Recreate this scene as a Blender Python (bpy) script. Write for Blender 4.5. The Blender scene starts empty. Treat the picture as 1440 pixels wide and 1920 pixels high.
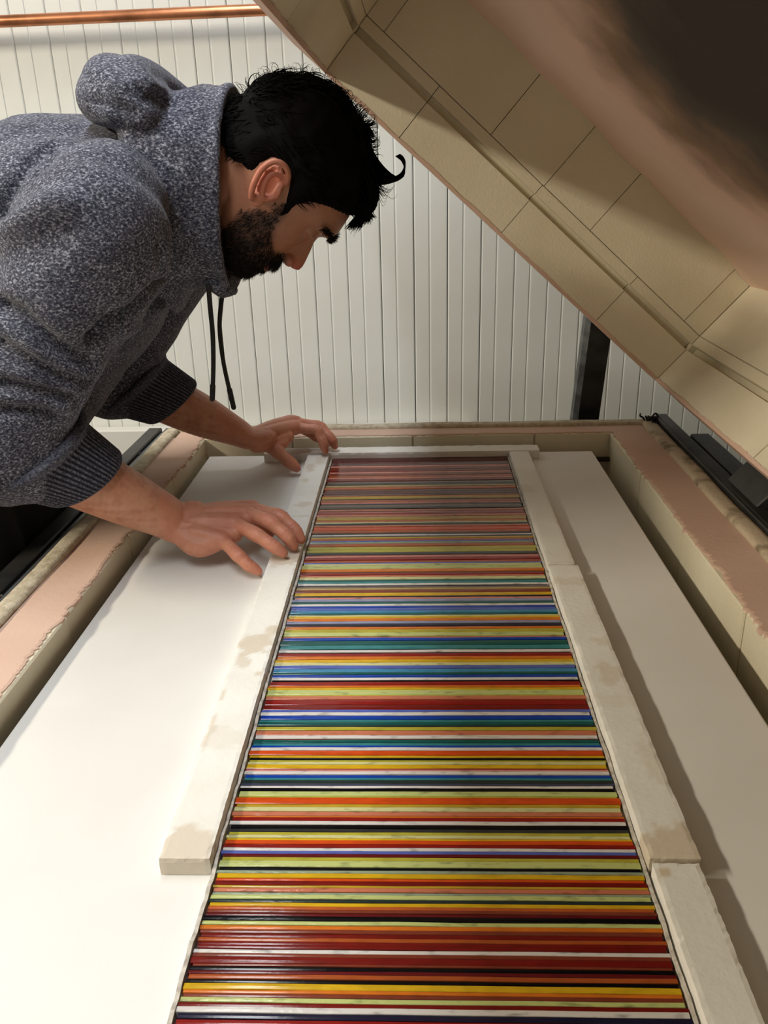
import bpy, bmesh, math, random
import numpy as np
from mathutils import Vector, Matrix
from mathutils.bvhtree import BVHTree
random.seed(7); rng = np.random.default_rng(7)
SC = bpy.context.scene
COL = SC.collection

# ------------------------------------------------------------------ camera
CAM = np.array([0.0, 0.0, 0.4915])
RC = np.array([[0.99911348, 0.03323011, -0.02584602],
               [-0.01142798, -0.37680576, -0.9262218],
               [-0.04051739, 0.92569605, -0.37609196]])      # rows: image right, image down, forward
cd = bpy.data.cameras.new('camera'); cam = bpy.data.objects.new('camera', cd); COL.objects.link(cam)
M = Matrix.Identity(4)
for i in range(3):
    M[i][0] = RC[0, i]; M[i][1] = -RC[1, i]; M[i][2] = -RC[2, i]; M[i][3] = CAM[i]
cam.matrix_world = M
cd.sensor_fit = 'VERTICAL'; cd.sensor_height = 36.0; cd.lens = 1560 / 1920 * 36
cd.clip_start = 0.01
SC.camera = cam

# ------------------------------------------------------------------ world, lamps, exposure
SC.view_settings.view_transform = 'Standard'; SC.view_settings.look = 'None'
SC.view_settings.gamma = 1.0; SC.view_settings.use_curve_mapping = False
SC.view_settings.exposure = 0.0
w = bpy.data.worlds.new('world'); SC.world = w; w.use_nodes = True
w.node_tree.nodes['Background'].inputs[0].default_value = (0.9, 0.95, 1.0, 1)
w.node_tree.nodes['Background'].inputs[1].default_value = 0.02

def area(name, loc, sx, sy, power, color):
    l = bpy.data.lights.new(name, 'AREA'); l.shape = 'RECTANGLE'; l.size = sx; l.size_y = sy
    l.energy = power; l.color = color
    o = bpy.data.objects.new(name, l); COL.objects.link(o); o.location = loc
    return o
LAMP1 = (-0.50, 0.55, 1.80); LAMP2 = (-2.45, 0.10, 1.70)
area('lamp_over_kiln', LAMP1, 0.16, 2.30, 26, (0.945, 0.985, 1.03))
area('lamp_by_left_wall', LAMP2, 0.16, 1.15, 67, (1.0, 0.885, 0.70)).rotation_euler = (0, math.radians(-28), 0)

# ------------------------------------------------------------------ unprojection helpers (photo pixel -> world)
def ray(px, py):
    return RC.T @ np.array([(px - 720) / 1560.0, (py - 960) / 1560.0, 1.0])
def onY(px, py, Y):
    r = ray(px, py); return CAM + r * ((Y - CAM[1]) / r[1])
def onZ(px, py, Z):
    r = ray(px, py); return CAM + r * ((Z - CAM[2]) / r[2])

# ------------------------------------------------------------------ materials
MATS = {}
def lin(c):
    return tuple(((v / 255 / 12.92) if v / 255 <= 0.04045 else ((v / 255 + 0.055) / 1.055) ** 2.4) for v in c[:3]) + (1,)
def mat(name, c, rough=0.6, c2=None, scale=20, detail=4, lo=0.4, hi=0.6, bump=0, bscale=60, metal=0, spec=0.5,
        stretch=(1, 1, 1), attr=None, attr_col=None, coat=0, sheen=0, coords='Object', transmission=0):
    m = bpy.data.materials.new(name); m.use_nodes = True; nt = m.node_tree; N = nt.nodes; L = nt.links
    b = N['Principled BSDF']
    b.inputs['Roughness'].default_value = rough; b.inputs['Metallic'].default_value = metal
    b.inputs['Specular IOR Level'].default_value = spec
    b.inputs['Coat Weight'].default_value = coat; b.inputs['Coat Roughness'].default_value = 0.08
    b.inputs['Sheen Weight'].default_value = sheen
    b.inputs['Base Color'].default_value = lin(c)
    tc = N.new('ShaderNodeTexCoord'); mp = N.new('ShaderNodeMapping'); mp.inputs['Scale'].default_value = stretch
    L.new(tc.outputs[coords], mp.inputs[0])
    out = None
    if c2 is not None:
        n = N.new('ShaderNodeTexNoise'); n.inputs['Scale'].default_value = scale; n.inputs['Detail'].default_value = detail
        L.new(mp.outputs[0], n.inputs['Vector'])
        r = N.new('ShaderNodeValToRGB'); e = r.color_ramp.elements
        e[0].position = lo; e[0].color = lin(c); e[1].position = hi; e[1].color = lin(c2)
        L.new(n.outputs[0], r.inputs[0]); out = r.outputs[0]
    if attr:
        at = N.new('ShaderNodeAttribute'); at.attribute_name = attr
        if attr_col is None:
            mx = N.new('ShaderNodeMix'); mx.data_type = 'RGBA'; mx.blend_type = 'MULTIPLY'; mx.inputs[0].default_value = 1
            if out: L.new(out, mx.inputs[6])
            else: mx.inputs[6].default_value = lin(c)
            L.new(at.outputs['Color'], mx.inputs[7]); out = mx.outputs[2]
        else:
            mx = N.new('ShaderNodeMix'); mx.data_type = 'RGBA'
            L.new(at.outputs['Fac'], mx.inputs[0])
            if out: L.new(out, mx.inputs[6])
            else: mx.inputs[6].default_value = lin(c)
            mx.inputs[7].default_value = lin(attr_col); out = mx.outputs[2]
    if out: L.new(out, b.inputs['Base Color'])
    if bump:
        n2 = N.new('ShaderNodeTexNoise'); n2.inputs['Scale'].default_value = bscale; n2.inputs['Detail'].default_value = 4
        L.new(mp.outputs[0], n2.inputs['Vector'])
        bp = N.new('ShaderNodeBump'); bp.inputs['Strength'].default_value = bump; bp.inputs['Distance'].default_value = 0.002
        L.new(n2.outputs[0], bp.inputs['Height']); L.new(bp.outputs[0], b.inputs['Normal'])
    MATS[name] = m
    return m

m_wall = mat('white_paint', (236, 238, 234), 0.38, (228, 229, 223), 3, bump=0.08, bscale=40)
m_walljoint = mat('joint_dirt', (104, 96, 82), 0.9)
m_room = mat('room_paint', (196, 192, 182), 0.7)
m_floor = mat('concrete', (120, 116, 110), 0.75, (95, 92, 88), 6, bump=0.2)
m_copper = mat('copper', (222, 150, 110), 0.34, (150, 98, 70), 14, 5, 0.45, 0.75, metal=0.85)
m_steel = mat('dark_steel', (58, 58, 56), 0.45, (40, 40, 40), 18, metal=0.35, bump=0.1)
m_steelgrey = mat('galvanised_steel', (112, 116, 118), 0.42, (84, 88, 90), 12, metal=0.45, bump=0.05, stretch=(4, .4, 4))
m_brick = mat('firebrick', (228, 220, 196), 0.92, (216, 206, 180), 5, 6, 0.35, 0.7, bump=0.35, bscale=220)
m_pink = mat('pink_mortar', (216, 186, 168), 0.9, (204, 172, 153), 7, 5, 0.35, 0.7, bump=0.25, bscale=120)
m_gasket = mat('fibre_gasket', (206, 196, 174), 0.95, (178, 166, 142), 90, 4, 0.4, 0.65, bump=0.6, bscale=260)
m_gasketsoot = mat('sooty_gasket', (200, 184, 158), 0.95, (112, 96, 72), 26, 6, 0.5, 0.72, bump=0.6, bscale=240)
m_shelf = mat('kiln_shelf', (229, 229, 226), 0.62, (223, 222, 218), 4, bump=0.05, bscale=300)
m_dam = mat('ceramic_fibre_board', (234, 233, 227), 0.85, (227, 225, 218), 12, bump=0.25, bscale=160, attr='stain', attr_col=(204, 190, 168))
m_paper = mat('fibre_paper', (206, 200, 190), 0.95, (160, 152, 142), 150, 4, 0.4, 0.7, bump=0.5, bscale=300)
m_panel = mat('white_board', (222, 221, 216), 0.6)
m_black = mat('black_cloth', (14, 14, 16), 0.9, bump=0.2, bscale=300)
m_cord = mat('black_cord', (22, 21, 22), 0.8, (44, 43, 45), 500, 2, bump=0.5, bscale=700)
m_shoe = mat('shoe_leather', (30, 28, 27), 0.5)
m_sole = mat('shoe_sole', (60, 58, 55), 0.8)
m_rod = mat('thermocouple_sheath', (38, 30, 24), 0.5)
m_lamp = mat('lamp_housing', (235, 235, 232), 0.5)
def emis(name, col, s):
    m = bpy.data.materials.new(name); m.use_nodes = True; b = m.node_tree.nodes['Principled BSDF']
    b.inputs['Emission Color'].default_value = col + (1,); b.inputs['Emission Strength'].default_value = s
    return m
m_diff = emis('lamp_diffuser', (1, 0.96, 0.88), 3)

# ------------------------------------------------------------------ object helpers
def link(name, me, m=None, parent=None, loc=None, smooth=True):
    o = bpy.data.objects.new(name, me); COL.objects.link(o)
    if m is not None:
        for mm in (m if isinstance(m, (list, tuple)) else [m]):
            me.materials.append(mm)
    if smooth:
        me.polygons.foreach_set('use_smooth', [True] * len(me.polygons))
    if loc is not None: o.location = loc
    if parent is not None: o.parent = parent
    return o
def from_np(V, F, name='mesh'):
    me = bpy.data.meshes.new(name); me.from_pydata([tuple(v) for v in V], [], [tuple(f) for f in F]); me.update(); return me
def empty(name, label=None, cat=None, loc=(0, 0, 0), group=None, kind=None):
    o = bpy.data.objects.new(name, None); COL.objects.link(o); o.location = loc; o.empty_display_size = 0.05
    tag(o, label, cat, group, kind); return o
def tag(o, label=None, cat=None, group=None, kind=None):
    if label: o['label'] = label
    if cat: o['category'] = cat
    if group: o['group'] = group
    if kind: o['kind'] = kind
    return o
def box_mesh(x0, x1, y0, y1, z0, z1, bev=0.0, seg=1):
    bm = bmesh.new()
    vs = [bm.verts.new((x, y, z)) for x in (x0, x1) for y in (y0, y1) for z in (z0, z1)]
    for f in ((0, 1, 3, 2), (4, 6, 7, 5), (0, 4, 5, 1), (2, 3, 7, 6), (0, 2, 6, 4), (1, 5, 7, 3)):
        bm.faces.new([vs[i] for i in f])
    if bev:
        bmesh.ops.bevel(bm, geom=bm.edges[:], offset=bev, segments=seg, profile=0.5, affect='EDGES')
    bmesh.ops.recalc_face_normals(bm, faces=bm.faces)
    me = bpy.data.meshes.new('box'); bm.to_mesh(me); bm.free(); return me
def box(name, x0, x1, y0, y1, z0, z1, m, parent=None, bev=0.0, seg=1, smooth=False):
    return link(name, box_mesh(x0, x1, y0, y1, z0, z1, bev, seg), m, parent, smooth=smooth)
def bev_join(boxes, bev=0.0):
    bm = bmesh.new()
    for b in boxes:
        me = box_mesh(*b, bev); bm.from_mesh(me); bpy.data.meshes.remove(me)
    me = bpy.data.meshes.new('boxes'); bm.to_mesh(me); bm.free(); return me
def extrude_profile(pts, axis_o, axis_p, axis_q, axis_r, l0, l1):
    """closed 2-D profile (p,q) extruded along r from l0 to l1, in the frame o + p*P + q*Q + r*R"""
    o, P, Q, R_ = map(np.array, (axis_o, axis_p, axis_q, axis_r))
    V = [o + P * p + Q * q + R_ * l for l in (l0, l1) for p, q in pts]
    n = len(pts)
    F = [tuple(range(n))[::-1], tuple(range(n, 2 * n))] + [(i, (i + 1) % n, n + (i + 1) % n, n + i) for i in range(n)]
    me = from_np(V, F)
    bm = bmesh.new(); bm.from_mesh(me); bmesh.ops.recalc_face_normals(bm, faces=bm.faces); bm.to_mesh(me); bm.free()
    return me
def ring_frame(pts, side):
    pts = np.array(pts, float); n = len(pts); T = np.zeros_like(pts)
    T[1:-1] = pts[2:] - pts[:-2]; T[0] = pts[1] - pts[0]; T[-1] = pts[-1] - pts[-2]
    T /= np.linalg.norm(T, axis=1)[:, None]
    S = np.zeros_like(pts); s = np.array(side, float)
    for i in range(n):
        si = s - T[i] * (s @ T[i]); si /= np.linalg.norm(si); S[i] = si; s = si
    return pts, T, S, np.cross(T, S)
def catmull(P, k=6):
    P = np.array(P, float); out = []
    Q = np.vstack([2 * P[0] - P[1], P, 2 * P[-1] - P[-2]])
    for i in range(1, len(Q) - 2):
        a, b, c, d = Q[i - 1], Q[i], Q[i + 1], Q[i + 2]
        for j in range(k):
            t = j / k
            out.append(0.5 * ((2 * b) + (-a + c) * t + (2 * a - 5 * b + 4 * c - d) * t * t + (-a + 3 * b - 3 * c + d) * t ** 3))
    out.append(P[-1]); return np.array(out)
def tube(pts, radii, side=(0, 1, 0), ns=16, k=6, caps=True, smoothpath=True):
    """loft of elliptical rings. radii: r or (r_side, r_other) per point"""
    rr = np.array([(r, r) if np.isscalar(r) else r for r in radii], float)
    data = np.hstack([np.array(pts, float), rr])
    if smoothpath and k > 1: data = catmull(data, k)
    P, T, S, B = ring_frame(data[:, :3], side); R2 = np.maximum(data[:, 3:], 1e-4)
    rows = []
    if caps:
        for a in (75, 50, 25):
            t = math.radians(a); rm = R2[0].mean()
            rows.append((P[0] - T[0] * rm * math.sin(t), S[0], B[0], R2[0] * math.cos(t)))
    for i in range(len(P)): rows.append((P[i], S[i], B[i], R2[i]))
    if caps:
        for a in (25, 50, 75):
            t = math.radians(a); rm = R2[-1].mean()
            rows.append((P[-1] + T[-1] * rm * math.sin(t), S[-1], B[-1], R2[-1] * math.cos(t)))
    th = np.arange(ns) * 2 * math.pi / ns
    V = np.concatenate([p + np.outer(np.cos(th) * r[0], s) + np.outer(np.sin(th) * r[1], b) for p, s, b, r in rows])
    F = [(i * ns + j, i * ns + (j + 1) % ns, (i + 1) * ns + (j + 1) % ns, (i + 1) * ns + j) for i in range(len(rows) - 1) for j in range(ns)]
    F.append(tuple(range(ns))[::-1]); F.append(tuple(range((len(rows) - 1) * ns, len(rows) * ns)))
    return V, F
def ellipsoid(c, r, axes=None, nu=16, nv=10):
    V = []; A = np.eye(3) if axes is None else np.array(axes)
    for i in range(1, nv):
        t = math.pi * i / nv
        for j in range(nu):
            p = 2 * math.pi * j / nu
            V.append(np.array(c) + A.T @ (np.array([math.sin(t) * math.cos(p), math.sin(t) * math.sin(p), math.cos(t)]) * np.array(r)))
    F = [(i * nu + j, (i + 1) * nu + j, (i + 1) * nu + (j + 1) % nu, i * nu + (j + 1) % nu) for i in range(nv - 2) for j in range(nu)]
    F.append(tuple(range(nu))); F.append(tuple(range((nv - 2) * nu, (nv - 1) * nu))[::-1])
    return np.array(V), F
def merge(parts):
    V = []; F = []; o = 0
    for v, f in parts:
        V.append(np.array(v)); F += [tuple(i + o for i in q) for q in f]; o += len(v)
    return np.concatenate(V), F
def remesh(parts, voxel, smooth_it=3, fac=0.5):
    V, F = merge(parts)
    me = from_np(V, F); bm = bmesh.new(); bm.from_mesh(me)
    bmesh.ops.recalc_face_normals(bm, faces=bm.faces); bm.to_mesh(me); bm.free()
    o = bpy.data.objects.new('work', me); COL.objects.link(o)
    md = o.modifiers.new('r', 'REMESH'); md.mode = 'VOXEL'; md.voxel_size = voxel
    if smooth_it:
        ms = o.modifiers.new('s', 'SMOOTH'); ms.iterations = smooth_it; ms.factor = fac
    dg = bpy.context.evaluated_depsgraph_get(); dg.update()
    out = bpy.data.meshes.new_from_object(o.evaluated_get(dg))
    bpy.data.objects.remove(o); bpy.data.meshes.remove(me)
    out.materials.clear()
    return out
def get_v(me):
    a = np.empty(len(me.vertices) * 3, np.float64); me.vertices.foreach_get('co', a); return a.reshape(-1, 3)
def set_v(me, V):
    me.vertices.foreach_set('co', np.ascontiguousarray(V, np.float32).ravel()); me.update()
def get_n(me):
    a = np.empty(len(me.vertices) * 3, np.float32); me.vertex_normals.foreach_get('vector', a); return a.reshape(-1, 3).astype(float)
def set_attr(me, name, vals):
    a = me.attributes.new(name, 'FLOAT', 'POINT'); a.data.foreach_set('value', np.ascontiguousarray(vals, np.float32))
def set_col(me, name, cols):
    a = me.attributes.new(name, 'FLOAT_COLOR', 'POINT')
    a.data.foreach_set('color', np.ascontiguousarray(np.hstack([cols, np.ones((len(cols), 1))]), np.float32).ravel())
def vnoise(P, s, seed=0):
    """cheap smooth value noise from summed sines, about -1..1"""
    r = np.random.default_rng(seed); out = np.zeros(len(P))
    for _ in range(7):
        k = r.normal(size=P.shape[1]) * s; out += np.sin(P @ k + r.uniform(0, 6.28))
    return out / 3.2
def seg_dist(P, poly):
    d = np.full(len(P), 1e9)
    for a, b in zip(poly[:-1], poly[1:]):
        ab = b - a; t = np.clip(((P - a) @ ab) / max(ab @ ab, 1e-12), 0, 1)
        d = np.minimum(d, np.linalg.norm(P - a - t[:, None] * ab, axis=1))
    return d

FLOOR_Z = -0.88
# ------------------------------------------------------------------ room shell
o = box('floor', -3.4, 2.8, -2.6, 2.4, FLOOR_Z - 0.1, FLOOR_Z, m_floor); tag(o, kind='structure')
o = box('ceiling', -3.4, 2.8, -2.6, 2.4, 1.95, 2.05, m_room); tag(o, kind='structure')
o = box('wall_left', -3.4, -3.2, -2.6, 2.4, FLOOR_Z, 1.95, m_room); tag(o, kind='structure')
o = box('wall_right', 2.6, 2.8, -2.6, 2.4, FLOOR_Z, 1.95, m_room); tag(o, kind='structure')
o = box('wall_front', -3.2, 2.6, -2.6, -2.4, FLOOR_Z, 1.95, m_room); tag(o, kind='structure')
YW = 2.20
wall = box('wall_back', -3.2, 2.6, YW + 0.012, YW + 0.2, FLOOR_Z, 1.95, m_walljoint); tag(wall, kind='structure')
# tongue-and-groove boards: each a board with two beads
PITCH = 0.0425
def board_profile(wd):
    h = 0.012
    p = [(0, h), (0, 0.003), (0.0012, 0.0008), (0.003, 0)]
    c = wd / 2
    p += [(c - 0.006, 0), (c - 0.0045, 0.0022), (c - 0.003, 0.0026), (c - 0.0012, 0.0006), (c + 0.0005, 0)]
    p += [(wd - 0.003, 0), (wd - 0.0012, 0.0008), (wd, 0.003), (wd, h)]
    return p
bw = 2 * PITCH
x_ref = onY(839, 600, YW)[0]
i0 = int((-3.2 - x_ref) / bw) + 1; i1 = int((2.6 - x_ref) / bw)
base = {}
for i in range(i0, i1):
    gap = 0.0007 + (0.0014 if i % 2 else 0.0) * random.random() + (0.0014 if i in (-2, 0) else 0)
    pro = board_profile(bw - gap)
    me = extrude_profile(pro, (0, 0, 0), (1, 0, 0), (0, 1, 0), (0, 0, 1), FLOOR_Z, 1.95)
    ob = link('board', me, m_wall, wall, (x_ref + i * bw + gap / 2, YW + random.uniform(-.0004, .0004), 0), smooth=False)
# little nail head in the boards
# copper pipe along the wall
pa, pb = onY(-40, 42, 2.13), onY(560, 15.5, 2.13)
d = (pb - pa) / np.linalg.norm(pb - pa)
V, F = tube([pa - d * 1.9, pb + d * 1.9], [0.0125, 0.0125], (0, 0, 1), 16, 1)
o = link('pipe', from_np(V, F), m_copper); tag(o, 'long bare copper pipe running level along the boarded wall', 'pipe')
for t in (-1.2, 0.9, 1.9):
    c = pa + d * t
    box('bracket', c[0] - 0.012, c[0] + 0.012, c[1], YW + 0.002, c[2] - 0.006, c[2] + 0.006, m_copper, o)
# white panel standing against the wall
o = box('panel', -1.7, 0.15, 2.155, 2.192, FLOOR_Z, onY(210, 807, 2.155)[2], m_panel, bev=0.004)
tag(o, 'large plain white panel standing on the floor against the boarded wall', 'panel')

# ------------------------------------------------------------------ kiln base
XL, XR, YF, YN, ZR = -0.416, 0.373, 1.56, -0.10, 0.02
kiln = empty('kiln', 'large clamshell glass kiln with cream firebrick walls and its lid tilted open', 'kiln', (0, 0.7, FLOOR_Z))
def K(o):
    o.parent = kiln; o.matrix_parent_inverse = Matrix.Translation(-kiln.location); return o
ZFL = -0.13
K(box('floor_slab', XL - 0.02, XR + 0.02, YN - 0.02, YF + 0.02, ZFL - 0.08, ZFL, m_brick))
BL = 0.236; g = 0.0012
def wall_bricks(axis, fixed0, fixed1, start, end, direction, z0=ZFL, z1=ZR - 0.0025):
    p = start; k = 0
    while (p - end) * direction < -0.01:
        q = p + direction * BL
        if (q - end) * direction > -0.05: q = end
        a, b = sorted((p, q)); a += g / 2; b -= g / 2
        j = random.uniform(-0.0012, 0.0012)
        if axis == 'y': K(box('brick', fixed0 + j, fixed1 + j, a, b, z0, z1, m_brick, bev=0.002))
        else: K(box('brick', a, b, fixed0 + j, fixed1 + j, z0, z1, m_brick, bev=0.002))
        p = q
wall_bricks('y', XL - 0.064, XL, YF, YN, -1)
wall_bricks('y', XR, XR + 0.064, YF, YN, -1)
wall_bricks('x', YF, YF + 0.042, XL - 0.064, XR + 0.064, 1)
wall_bricks('x', YN - 0.05, YN, XL - 0.064, XR + 0.064, 1)
def coating(p0, p1, inner, outer, ragged=0.004):
    """pink coat on top of the wall, from p0 to p1 (2-D), offset inner..outer along the normal; inner edge ragged"""
    p0 = np.array(p0); p1 = np.array(p1); L = np.linalg.norm(p1 - p0); t = (p1 - p0) / L; nrm = np.array([-t[1], t[0]])
    n = int(L / 0.004); V = []; F = []
    for i in range(n + 1):
        s = L * i / n
        e = ragged * (0.30 * math.sin(s * 23) + 0.25 * math.sin(s * 113 + 1) + random.uniform(-0.6, 0.6)) + ragged * 0.6
        ra = [(inner + e, ZR - 0.006), (inner + e * 0.9, ZR - 0.001), (inner + e + 0.003, ZR), (outer, ZR)]
        for d_, z in ra:
            q = p0 + t * s + nrm * d_; V.append((q[0], q[1], z))
    for i in range(n):
        for j in range(3):
            a = i * 4 + j; F.append((a, a + 4, a + 5, a + 1))
    me = from_np(V, F); bm = bmesh.new(); bm.from_mesh(me); bmesh.ops.recalc_face_normals(bm, faces=bm.faces)
    if sum(f.normal.z for f in bm.faces) < 0: bmesh.ops.reverse_faces(bm, faces=bm.faces)
    bm.to_mesh(me); bm.free()
    return K(link('coating', me, m_pink, smooth=False))
coating((XL, YN - 0.04), (XL, YF + 0.002), 0.0005, 0.064, 0.0045)
coating((XR, YF + 0.002), (XR, YN - 0.04), 0.0005, 0.072, 0.005)
coating((XL - 0.06, YF), (XR + 0.07, YF), 0.0005, 0.042, 0.002)
coating((XR + 0.07, YN), (XL - 0.06, YN), 0.0005, 0.05, 0.003)
def rope(name, a, b, r, m, wob=0.0005, sx=1.0):
    """flat braided fibre cord laid along a line: rounded section, slightly wavy"""
    a = np.array(a); b = np.array(b); L = np.linalg.norm(b - a); t = (b - a) / L; nrm = np.array([-t[1], t[0], 0]); n = int(L / .012)
    w_ = r * sx; pr = [(-w_, -.006), (-w_, r * .45), (-w_ * .86, r * .75), (-w_ * .4, r * .86), (w_ * .4, r * .84), (w_ * .86, r * .72), (w_, r * .42), (w_, -.006)]
    V = []; F = []; ph = random.uniform(0, 6)
    for i in range(n + 1):
        q = a + t * L * i / n; o = .0008 * math.sin(i * .23 + ph) + random.uniform(-.0003, .0003); h = .0006 * math.sin(i * .31 + ph * 2) + random.uniform(-.0002, .0002)
        for p, z in pr: V.append(q + nrm * (p + o) + np.array([0, 0, z + (h if z > 0 else 0)]))
    m_ = len(pr)
    for i in range(n):
        for k in range(m_): F.append((i * m_ + k, i * m_ + (k + 1) % m_, (i + 1) * m_ + (k + 1) % m_, (i + 1) * m_ + k))
    F += [tuple(range(m_)), tuple(range(n * m_, n * m_ + m_))[::-1]]
    me = from_np(V, F); bm = bmesh.new(); bm.from_mesh(me); bmesh.ops.recalc_face_normals(bm, faces=bm.faces); bm.to_mesh(me); bm.free()
    return K(link(name, me, m))
rope('gasket', (XL - 0.077, YN - 0.05, ZR - 0.001), (XL - 0.077, YF + 0.055, ZR - 0.001), 0.0085, m_gasket, sx=1.5)
rope('gasket', (XL - 0.07, YF + 0.054, ZR - 0.001), (XR + 0.09, YF + 0.054, ZR - 0.001), 0.009, m_gasket, 0.001, sx=1.4)
rope('gasket', (XR + 0.085, YF + 0.05, ZR - 0.001), (XR + 0.085, YN - 0.05, ZR - 0.001), 0.0095, m_gasketsoot, sx=1.45)
# steel casing and rails
K(link('casing', bev_join([(-0.548, -0.545, YN - .08, YF + .085, -.42, 0.008), (0.500, 0.503, YN - .08, YF + .085, -.42, 0.008),
     (-0.548, 0.503, YF + .082, YF + .085, -.42, 0.008), (-0.548, 0.503, YN - .08, YN - .077, -.42, 0.008), (-0.548, 0.503, YN - .08, YF + .085, -.423, -.42)]), m_steel, smooth=False))
K(link('steel_rail', bev_join([(-0.514, -0.506, YN - .08, YF + .07, -0.01, 0.021), (-0.528, -0.514, YN - .08, YF + .07, -0.01, 0.010)], .001), m_steelgrey, smooth=False))
K(link('steel_rail', bev_join([(-0.556, -0.5285, YN - .09, YF + .09, -0.03, 0.016)], .002), m_steel, smooth=False))
K(link('steel_rail', bev_join([(XR + 0.0995, XR + 0.107, YN - .08, YF + .066, -0.02, 0.032), (XR + 0.1085, 0.503, YN - .09, YF + .085, -0.03, 0.030)], .0015), m_steel, smooth=False))
for x in (-0.53, 0.47):
    for y in (YN, YF):
        K(box('leg', x - .025, x + .025, y - .025, y + .025, FLOOR_Z, -.4, m_steel))
# hinge tubes on the right rail
K(box('hinge_tube', 0.506, 0.540, 1.27, 1.50, -0.02, 0.032, m_steel, bev=0.002))
K(box('hinge_tube', 0.506, 0.545, 0.70, 0.95, -0.02, 0.036, m_steel, bev=0.002))
# screws on left rail
V, F = tube([(0, 0, 0), (0, 0, 0.004)], [0.004, 0.0032], (1, 0, 0), 10, 1)
sme = from_np(V, F)
for y in np.arange(0.15, 1.55, 0.19):
    K(link('screw', sme if len(sme.materials) else sme, None if len(sme.materials) else m_steel, None, (-0.5215, y, 0.0095)))
V, F = tube([(XR - 0.045, YF - 0.012, -0.032), (XR + 0.0, YF - 0.012, -0.032)], [0.005, 0.005], (0, 0, 1), 10, 1)
K(link('thermocouple', from_np(V, F), m_rod))
# scorched threads at the right far corner
thr = []
for k in range(14):
    c = np.array([XR + 0.092, YF + 0.055, ZR + 0.008]) + rng.normal(size=3) * np.array([.008, .012, .003])
    pts = [c + rng.normal(size=3) * 0.006 for _ in range(4)]
    thr.append(tube(pts, [.0016, .002, .002, .001], (0, 0, 1), 5, 3))
V, F = merge(thr); K(link('frayed_rope', from_np(V, F), m_cord))
# strut that carries the lid, behind the kiln
pb_, pt_ = onY(1099, 790, 1.74), onY(1124, 610, 1.74)
dd = (pt_ - pb_) / np.linalg.norm(pt_ - pb_)
p0 = pb_ - dd * 0.9; p1 = pb_ + dd * 0.62
hw_ = 0.0215
me = extrude_profile([(-hw_, -.02), (hw_, -.02), (hw_, .02), (-hw_, .02)], p0, (1, 0, 0), (0, 1, 0), tuple(dd), 0, np.linalg.norm(p1 - p0))
K(link('lid_strut', me, m_steel, smooth=False))
me = extrude_profile([(-hw_ - .010, -.008), (-hw_ - .0005, -.018), (-hw_ - .0005, .02), (-hw_ - .010, .02)], p0, (1, 0, 0), (0, 1, 0), tuple(dd), 0, np.linalg.norm(p1 - p0))
K(link('strut_plate', me, m_steelgrey, smooth=False))

# ------------------------------------------------------------------ kiln lid (tilted about a long hinge on the right)
LA = np.array([0.451, 1.56, 0.120]); LU = np.array([-0.746326, 0.0, 0.665582]); LN = np.array([0.665582, 0.0, 0.746326]); LY = np.array([0, 1.0, 0])
LL = 0.7994; HC = 0.228; LNEAR = -1.66
def lid_box(s0, s1, y0, y1, n0, n1, bev=0.002):
    me = box_mesh(s0, s1, y0, y1, n0, n1, bev)
    V = get_v(me); set_v(me, LA + np.outer(V[:, 0], LU) + np.outer(V[:, 1], LY) + np.outer(V[:, 2], LN))
    bm = bmesh.new(); bm.from_mesh(me); bmesh.ops.recalc_face_normals(bm, faces=bm.faces); bm.to_mesh(me); bm.free(); return me
TH = 0.066
bm = bmesh.new()
for b in ((-TH - .02, LL + TH + .012, LNEAR - TH - .01, TH + .008, HC + .06, HC + .064), (-TH - .023, -TH - .02, LNEAR - TH - .01, TH + .008, .012, HC + .064),
          (LL + TH + .010, LL + TH + .013, LNEAR - TH - .01, TH + .008, .012, HC + .064), (-TH - .02, LL + TH + .01, TH + .005, TH + .008, .012, HC + .064),
          (-TH - .02, LL + TH + .01, LNEAR - TH - .01, LNEAR - TH - .007, .012, HC + .064)):
    me = lid_box(*b, bev=0); bm.from_mesh(me); bpy.data.meshes.remove(me)
me = bpy.data.meshes.new('lid'); bm.to_mesh(me); bm.free()
lid = K(link('lid', me, m_steel, smooth=False))
def LK(o): o.parent = lid; return o
# fibre ceiling with a blurred dark patch in its colour
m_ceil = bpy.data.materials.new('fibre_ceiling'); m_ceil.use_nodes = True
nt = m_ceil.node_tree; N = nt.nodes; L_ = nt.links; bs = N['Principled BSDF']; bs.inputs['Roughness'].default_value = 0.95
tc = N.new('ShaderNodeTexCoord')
att = N.new('ShaderNodeAttribute'); att.attribute_name = 'dark_patch'
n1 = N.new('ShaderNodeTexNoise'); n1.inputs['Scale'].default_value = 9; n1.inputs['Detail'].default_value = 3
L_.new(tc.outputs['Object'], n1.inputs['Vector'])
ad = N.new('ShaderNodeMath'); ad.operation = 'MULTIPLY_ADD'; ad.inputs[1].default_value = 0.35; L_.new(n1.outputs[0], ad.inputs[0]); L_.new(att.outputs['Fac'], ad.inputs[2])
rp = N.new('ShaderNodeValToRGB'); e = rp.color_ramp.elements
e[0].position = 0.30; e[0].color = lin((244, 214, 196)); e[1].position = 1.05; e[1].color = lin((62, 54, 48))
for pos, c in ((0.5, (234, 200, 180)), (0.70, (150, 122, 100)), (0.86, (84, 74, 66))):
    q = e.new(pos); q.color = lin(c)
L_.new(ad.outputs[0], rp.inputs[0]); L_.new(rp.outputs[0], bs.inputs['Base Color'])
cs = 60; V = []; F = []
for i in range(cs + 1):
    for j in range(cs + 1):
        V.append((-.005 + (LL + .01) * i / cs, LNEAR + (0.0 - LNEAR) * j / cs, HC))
V = np.array(V)
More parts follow.
